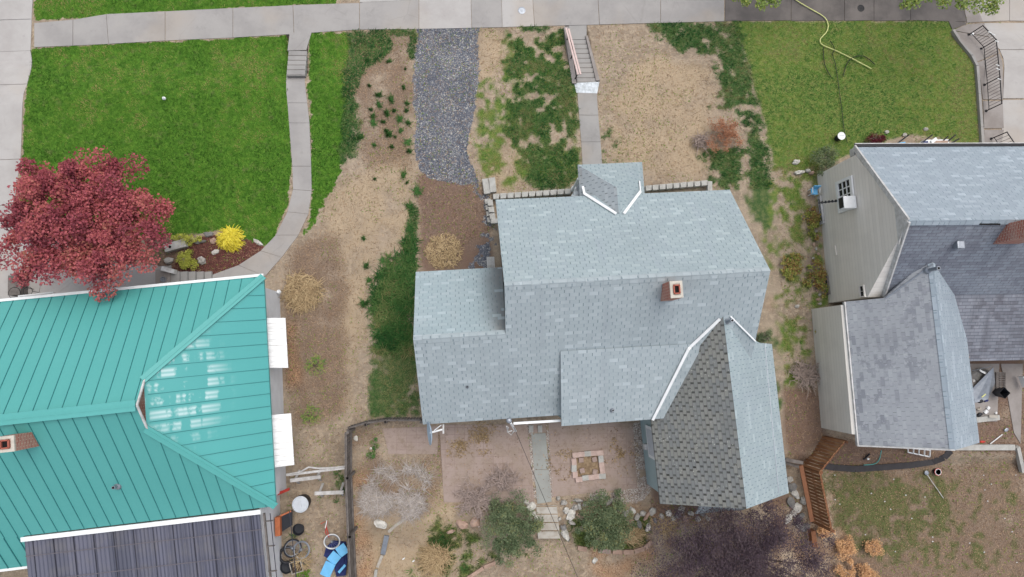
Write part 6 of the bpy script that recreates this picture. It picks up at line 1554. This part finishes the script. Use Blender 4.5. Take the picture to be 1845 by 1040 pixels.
for k, (a, b) in enumerate([(1770, 670), (1776, 673)]):
    mb = MB(); mb.beam(G(a-5, b-3, .3), G(a+5, b+3, .3), .07, .03); single(mb, 'white_plank', 'white', ('upper short white plank on the dark heap', 'lower short white plank on the dark heap')[k], 'plank')
mb = MB(); mb.tube([G(1752, 668, .4), G(1786, 660, .4)], .015, 5); single(mb, 'thin_pipe', 'galv', 'thin grey pipe lying across the dark heap', 'pipe')
mb = MB(); mb.rock(G(1770, 796, .06), (.17, .06, .05), 5); single(mb, 'red_toy', 'red', 'red plastic scrap beside the wing eave', 'scrap')
mb = MB(); mb.box(G(1845, 688, .4), (.1, .5, .3), rad(20)); single(mb, 'white_chair_edge', 'white', 'white plastic edge of something at the right border on the slab', 'object')
for k in range(26):
    a, b = random.uniform(1500, 1840), random.uniform(850, 1030); mb = MB(); mb.rock(G(a, b, .03), (.05, .035, .02), k, 1); single(mb, 'paper_scrap', 'white_dirty', 'tiny pale scrap strewn over the right back yard', 'scrap', 'pale scraps in the right back yard')
# hose reel
t = thing('hose_nozzle', 'dark hose nozzle with a white cap on the soil behind the grey wing', 'nozzle', tuple(G(1562, 825)))
mb = MB(); mb.tube([G(1556, 828, .1), G(1567, 818, .14)], .04, 6); mb.build('body', 'plastic_black', t); mb = MB(); mb.rock(G(1564, 827, .1), (.07, .07, .05), 3, 1); mb.build('cap', 'white', t)
# air conditioner with bracket in the gable window
t = thing('air_conditioner', 'white window air conditioner sticking out of the grey gable wall', 'air conditioner', tuple(wp(1527, 368, .3)))
c = wp(1527, 366, .30); U = Vector((0, 0, 1)); mb = MB(); mb.box(c, (.52, .5, .4), math.atan2(wn0.y, wn0.x)+rad(90)); mb.build('case', 'white', t, bevel=.02)
mb = MB(); mb.box(c+Vector((-.265, 0, 0)), (.015, .42, .32), math.atan2(wn0.y, wn0.x)+rad(90)); mb.build('grille', 'plastic_black', t)
mb = MB(); q = wp(1510, 362, .05); mb.beam(q, q-winn*.7+U*(-.3), .05, .05); 
for k in range(5): mb.box(q-winn*(.12*k+.1)+U*(-.05*k), (.05, .1, .06), 0)
mb.build('bracket', 'plastic_black', t)
# small blue chair by the wall
t = thing('small_chair', 'small pale blue plastic chair against the grey wall below the corner', 'chair', tuple(G(1461, 348)))
c = G(1461, 348); mb = MB(); mb.box(c+U*.3, (.3, .28, .04)); mb.build('seat', 'blue', t, bevel=.01); mb = MB(); mb.box(c+U*.45+Vector((0.02, .15, 0)), (.3, .04, .3), 0, ('X', -.2)); mb.build('backrest', 'blue', t)
for sx in (-1, 1):
    for sy in (-1, 1): mb = MB(); mb.tube([c+Vector((sx*.13, sy*.12, 0)), c+Vector((sx*.12, sy*.11, .3))], .018, 6); mb.build('leg', 'white', t)
for sx in (-1, 1): mb = MB(); mb.tube([c+Vector((sx*.15, -.12, .32)), c+Vector((sx*.16, -.1, .48)), c+Vector((sx*.16, .14, .5))], .016, 6); mb.build('armrest', 'white', t)
# front bed of the grey house: iron edging bars, child's wagon
for k, (a, b, a2, b2) in enumerate([(1612, 262, 1638, 243), (1655, 262, 1680, 243), (1704, 258, 1722, 243), (1708, 262, 1728, 250), (1690, 262, 1708, 246)]):
    mb = MB(); mb.tube([G(a, b, .5), G(a2, b2, .5)], .03, 6); single(mb, 'iron_bar', 'black', ('first', 'second', 'fourth', 'fifth', 'third')[k]+' black iron bar from the left in the front bed of the grey house', 'iron bar')
t = thing('storage_bin', 'white-rimmed toy wagon filled with brown and blue things by the front eave', 'wagon', tuple(G(1684, 262)))
mb = MB(); mb.box(G(1684, 262, .35), (1.15, .45, .3), rad(2)); mb.build('tub', 'white', t, bevel=.03); mb = MB(); mb.box(G(1694, 261, .5), (.7, .36, .06), rad(2)); mb.build('load', 'rock_pink', t); mb = MB(); mb.box(G(1667, 261, .5), (.3, .3, .05), rad(10)); mb.build('blue_load', 'navy', t)
mb = MB(); mb.box(G(1683, 253, .56), (.3, .14, .03), rad(35)); mb.build('lid', 'white', t)
mb = MB(); mb.box(G(1624, 261, .3), (.35, .2, .1), rad(10)); single(mb, 'blue_toy', 'blue', 'blue plastic toy under the front eave of the grey house', 'toy')
mb = MB(); mb.rock(G(1641, 261, .3), (.1, .1, .1), 3); single(mb, 'white_ball', 'white', 'white ball under the front eave right of the blue toy', 'ball')
# ---- curved brick border, timber border, path edging
cb_ = [(1040, 987), (1058, 990), None, (1103, 994), (1122, 995), (1142, 994), (1161, 988), (1175, 975)]
bt = thing('brick_border', 'curved border of faded pink bricks round the right green bush', 'border', tuple(G(1110, 994)))
for a, b in zip(cb_, cb_[1:]):
    if a is None or b is None: continue
    mb = MB(); A, B = G(*a, .06), G(*b, .06); v = (B-A); mb.beam(A+v*.04, B-v*.04, .19, .12); mb.build('brick', 'rock_pink', bt, bevel=.012)
mb = MB(); A, B = G(1078, 992, .06), G(1100, 994, .06); mb.beam(A, B, .18, .1); mb.build('brick', 'paver', bt, bevel=.012)
bt = thing('timber_border', 'low faded pink timber border curving at the bottom of the rear garden', 'border', tuple(G(870, 1020)))
for (a, b, a2, b2) in ((902, 1010, 872, 1022), (871, 1023, 842, 1042), (841, 1043, 820, 1060)): mb = MB(); mb.beam(G(a, b, .05), G(a2, b2, .05), .15, .12); mb.build('timber', 'rock_pink', bt, bevel=.01)
bt = thing('edging_board', 'pale plank edging round the bleached clearing near the grey fence', 'border', tuple(G(690, 970)))
for (a, b, a2, b2, m_2) in ((735, 928, 700, 958, 'wood_pale'), (697, 965, 690, 998, 'galv'), (689, 1000, 680, 1022, 'wood_pale'), (678, 1026, 674, 1055, 'block')): mb = MB(); mb.beam(G(a, b, .05), G(a2, b2, .05), .12 if m_2 != 'galv' else .2, .1); mb.build('plank', m_2, bt)
for k, (a, b) in enumerate([(727, 1007), (745, 1011)]): mb = MB(); mb.rock(G(a, b, .03), (.09, .04, .03), 3, 1, .6); single(mb, 'white_scrap', 'white', ('larger left', 'smaller right')[k]+' white scrap on the pale clearing', 'scrap')
mb = MB(); mb.rock(G(641, 790, .05), (.13, .17, .05), 3, 1, .7); single(mb, 'flagstone', 'rock_white', 'pale flat stone in the walled corner of the rear garden', 'flagstone')
mb = MB(); mb.rock(G(668, 808, .05), (.09, .08, .07), 5, 1, .7); single(mb, 'flagstone', 'rock_white', 'small white stone between the two bright green weeds', 'stone')
for k, (a, b) in enumerate([(957, 773), (973, 773)]):
    mb = MB(); mb.box(G(a, b, .06), (.19, .3, .07), 0); single(mb, 'stepping_block', 'block', ('left', 'right')[k]+' small pale stone block at the top of the back path', 'block', bevel=.02)
# ---- left back yard
t = thing('round_lid_barrel', 'round barrel with a pale blue-white lid in the left back yard', 'barrel', tuple(G(547, 906)))
c = G(548, 903); mb = MB(); mb.lathe(c, [(.28, 0), (.31, .3), (.30, .6)], 28); mb.build('barrel', 'plastic_black', t)
mb = MB(); mb.lathe(c+U*.6, [(.32, 0), (.325, .03), (.29, .045), (.27, .02), (0, .025)], 32); mb.build('lid', 'grey_plastic', t); mb = MB(); mb.beam(c+U*.65+Vector((-.03, .15, 0)), c+U*.65+Vector((.03, -.12, 0)), .07, .03); mb.build('lid_handle', 'grey_plastic', t)
t = thing('tilted_box', 'orange-brown wooden box with a black side leaning on the white wall', 'box', tuple(G(515, 942)))
mb = MB(); mb.hexa([G(503, 930, .1), G(526, 918, .1), G(526, 946, .1), G(503, 962, .1)][::-1], [P(505, 932, .75), P(527, 920, .5), P(527, 946, .5), P(505, 960, .75)][::-1]); mb.build('side', 'plastic_black', t)
mb = MB(); A, B = P(501, 931, .9), P(502, 965, .9); mb.beam(A, B, .2, .25); mb.build('front_board', 'orange_wood', t, bevel=.01)
mb = MB(); mb.beam(P(502, 931, .85), P(524, 921, .6), .06, .1); mb.build('edge_board', 'orange_wood', t)
mb = MB(); c = G(541, 951); mb.lathe(c, [(.15, 0), (.22, .32), (.235, .32), (.2, .27), (.18, .2), (0, .2)], 24); single(mb, 'plant_pot', 'plastic_black', 'round black plant pot right of the orange-brown box', 'pot')
def wheel(name, label, a, b, r, tm, rm, z=.35, ax=(0, 0, 1), rr=.03):
    c = G(a, b, z); t = thing(name, label, 'wheel', tuple(c)); R_ = Vector((0, 0, 1)).rotation_difference(Vector(ax).normalized()).to_matrix()
    def pt(an, q): return c+R_ @ Vector((q*math.cos(an), q*math.sin(an), 0))
    mb = MB(); mb.tube([pt(2*math.pi*k/28, r) for k in range(28)], rr, 6, closed=True); mb.build('tyre', tm, t, smooth=True)
    mb = MB(); mb.tube([pt(2*math.pi*k/28, r-.035) for k in range(28)], .014, 5, closed=True); mb.build('rim', rm, t)
    mb = MB()
    for k in range(14): mb.tube([pt(2*math.pi*k/14, .03), pt(2*math.pi*k/14+.2, r-.035)], .004, 3)
    mb.build('spokes', rm, t); mb = MB(); mb.lathe(c, [(.035, -.04), (.035, .04)], 8, ax=ax); mb.build('hub', rm, t)
wheel('loose_bicycle', 'left bicycle wheel with dark tyre leaning at the white wall', 527, 988, .33, 'plastic_black', 'galv', .3, (.45, .1, 1), .035)
wheel('loose_bicycle', 'right bicycle wheel of the pair lying over dry weeds', 543, 991, .33, 'galv', 'galv', .25, (-.1, .15, 1), .022)
wheel('loose_bicycle', 'white bicycle wheel beside the navy cloth by the fence', 598, 976, .31, 'white', 'galv', .3, (.1, -.2, 1), .018)
wheel('worn_rubber_ring', 'dark tyre behind the left bicycle wheel', 518, 1000, .3, 'plastic_black', 'plastic_black', .2, (.3, .2, 1), .06)
t = thing('red_bicycle', 'red bicycle frame tangled in dry grass above the white wheel', 'bicycle frame', tuple(G(588, 952)))
mb = MB(); mb.tube([G(578, 944, .3), G(590, 938, .4), G(586, 960, .4), G(593, 968, .35), G(588, 950, .4)], .018, 6); mb.build('frame', 'red', t); mb = MB(); mb.tube([G(589, 938, .45), G(586, 952, .45)], .02, 5); mb.build('handlebar', 'white', t)
t = thing('planter_box', 'square wooden planter with straw-coloured dead plants near the bicycle wheels', 'planter', tuple(G(537, 1017)))
c = G(537, 1018, 0)
for (x, y, sx, sy) in ((0, .22, .46, .03), (0, -.22, .46, .03), (.22, 0, .03, .41), (-.22, 0, .03, .41)):
    q = Matrix.Rotation(.28, 3, 'Z') @ Vector((x, y, 0)); mb = MB(); mb.box(c+q+U*.15, (sx, sy, .32), .28); mb.build('side', 'wood_pale', t)
mb = MB(); mb.box(c+U*.2, (.41, .41, .05), .28); mb.build('soil', 'pot_soil', t)
spiky('potted_dead_plant', 'straw-coloured dead plant spilling over the square planter', 545, 1008, .3, .35, 'gr_dry', 170, .009, .25, 'plant', .6)
mb = MB(); c = G(520, 1018); mb.lathe(c, [(.17, 0), (.24, .35), (.25, .35), (.2, .28), (0, .25)], 20); single(mb, 'plant_pot', 'plastic_black', 'black pot against the white wall left of the square planter', 'pot')
shrub('green_weed', 'bright green weeds at the bottom below the square planter', 540, 1036, .4, .2, 'gr_lawn', 14, 50, .12, .06, cat='weeds')
# blue and navy cloths
def cloth(name, label, poly, z, mat, seed=1):
    P3 = [G(a, b, z) for a, b in poly]; c = sum(P3, Vector())/len(P3); mb = MB(); n = 5; R_ = []
    for k in range(n+1):
        f = k/n; ring = []
        for i, p in enumerate(P3):
            for h_ in (0, .5):
                q = P3[i]*(1-h_)+P3[(i+1) % len(P3)]*h_; v = c+(q-c)*f; v = v+Vector((0, 0, .16*mnoise.noise(Vector((v.x*3.1+seed, v.y*3.1, seed)))+(.10*(1-f)))); ring.append(v)
        R_.append(ring)
    for A, B in zip(R_, R_[1:]):
        m = len(A)
        for k in range(m): mb.face([A[k], B[k], B[(k+1) % m], A[(k+1) % m]])
    lo = [v-Vector((0, 0, .12)) for v in R_[-1]]; m = len(lo)
    for k in range(m): mb.face([R_[-1][k], lo[k], lo[(k+1) % m], R_[-1][(k+1) % m]])
    return single(mb, name, mat, label, 'cloth')
cloth('navy_tarp', 'crumpled navy tarp lying under the light blue pad by the grey fence', [(588, 985), (600, 975), (622, 978), (628, 1000), (622, 1038), (606, 1040), (600, 1010), (583, 1002)], .2, 'navy')
t = thing('folding_pad', 'bright light blue folded pad curving over the navy tarp by the grey fence', 'pad', tuple(G(605, 1015)))
pads = [(585, 1038, 596, 1014), (596, 1013, 608, 998), (609, 997, 624, 986)]
for k, (a, b, a2, b2) in enumerate(pads): mb = MB(); mb.beam(G(a, b, .42), G(a2, b2, .47), .42, .07); mb.build('panel', 'blue', t, bevel=.015)
mb = MB(); mb.beam(G(610, 1032, .4), G(622, 1018, .4), .1, .05); mb.build('strap', 'blue', t)
# white rails and trestles
mb = MB(); mb.tube([P(516, 855, 1.2), P(540, 851, 1.2), P(556, 842, 1.25), P(575, 844, 1.2), P(600, 843, 1.2), P(625, 840, 1.2)], .035, 6); mb.beam(P(516, 856, 1.15), P(624, 843, 1.15), .09, .05); single(mb, 'white_rail', 'wood_white', 'white top rail with loose white strip crossing the left back yard to the fence', 'rail')
for (a, b, a2, b2, lab) in ((523, 866, 578, 859, 'peeling white sawhorse bench, upper of the two'), (567, 889, 619, 887, 'peeling white sawhorse bench, lower one touching the fence')):
    t = thing('sawhorse', lab, 'sawhorse', tuple(G((a+a2)/2, (b+b2)/2))); A, B = G(a, b, .72), G(a2, b2, .72); mb = MB(); mb.beam(A, B, .14, .07); mb.build('beam', 'wood_white', t)
    for f in (.15, .88):
        q = A+(B-A)*f
        for sg in (1, -1): mb = MB(); mb.beam(q-U*.04, q+Vector((0.0, sg*.26, -.7)), .09, .04); mb.build('leg', 'wood_white', t)
mb = MB(); mb.slab([P(497, 889, 1.0), P(521, 879, 1.0), P(521, 884, .9), P(500, 893, .9)], .1); single(mb, 'red_sheet', 'red', 'dark red roof sheet corner at the white wall above the barrel', 'sheet')
# chair/table set under the maple
for k, (a, b, r) in enumerate([(26, 528, .23), (50, 525, .18)]):
    t = thing('wire_stand', ('larger left', 'smaller right')[k]+' round wire plant stand on the concrete under the maple', 'plant stand', tuple(G(a, b))); c = G(a, b, .5)
    mb = MB(); mb.tube([c+Vector((r*math.cos(x), r*math.sin(x), 0)) for x in np.linspace(0, 6.28, 20)], .012, 5); mb.build('ring', 'black', t)
    for j in range(3): x = j*2.1; mb = MB(); mb.tube([c+Vector((r*math.cos(x), r*math.sin(x), 0)), c+Vector((r*.8*math.cos(x), r*.8*math.sin(x), -.5))], .01, 5); mb.build('leg', 'black', t)
mb = MB(); mb.box(G(33, 515, .25), (.5, .8, .5), .05); single(mb, 'brick_planter', 'wood_grey', 'brown planter block on the concrete between the wire stands', 'planter')
for o in bpy.data.objects:
    if '_o' in o: del o['_o']
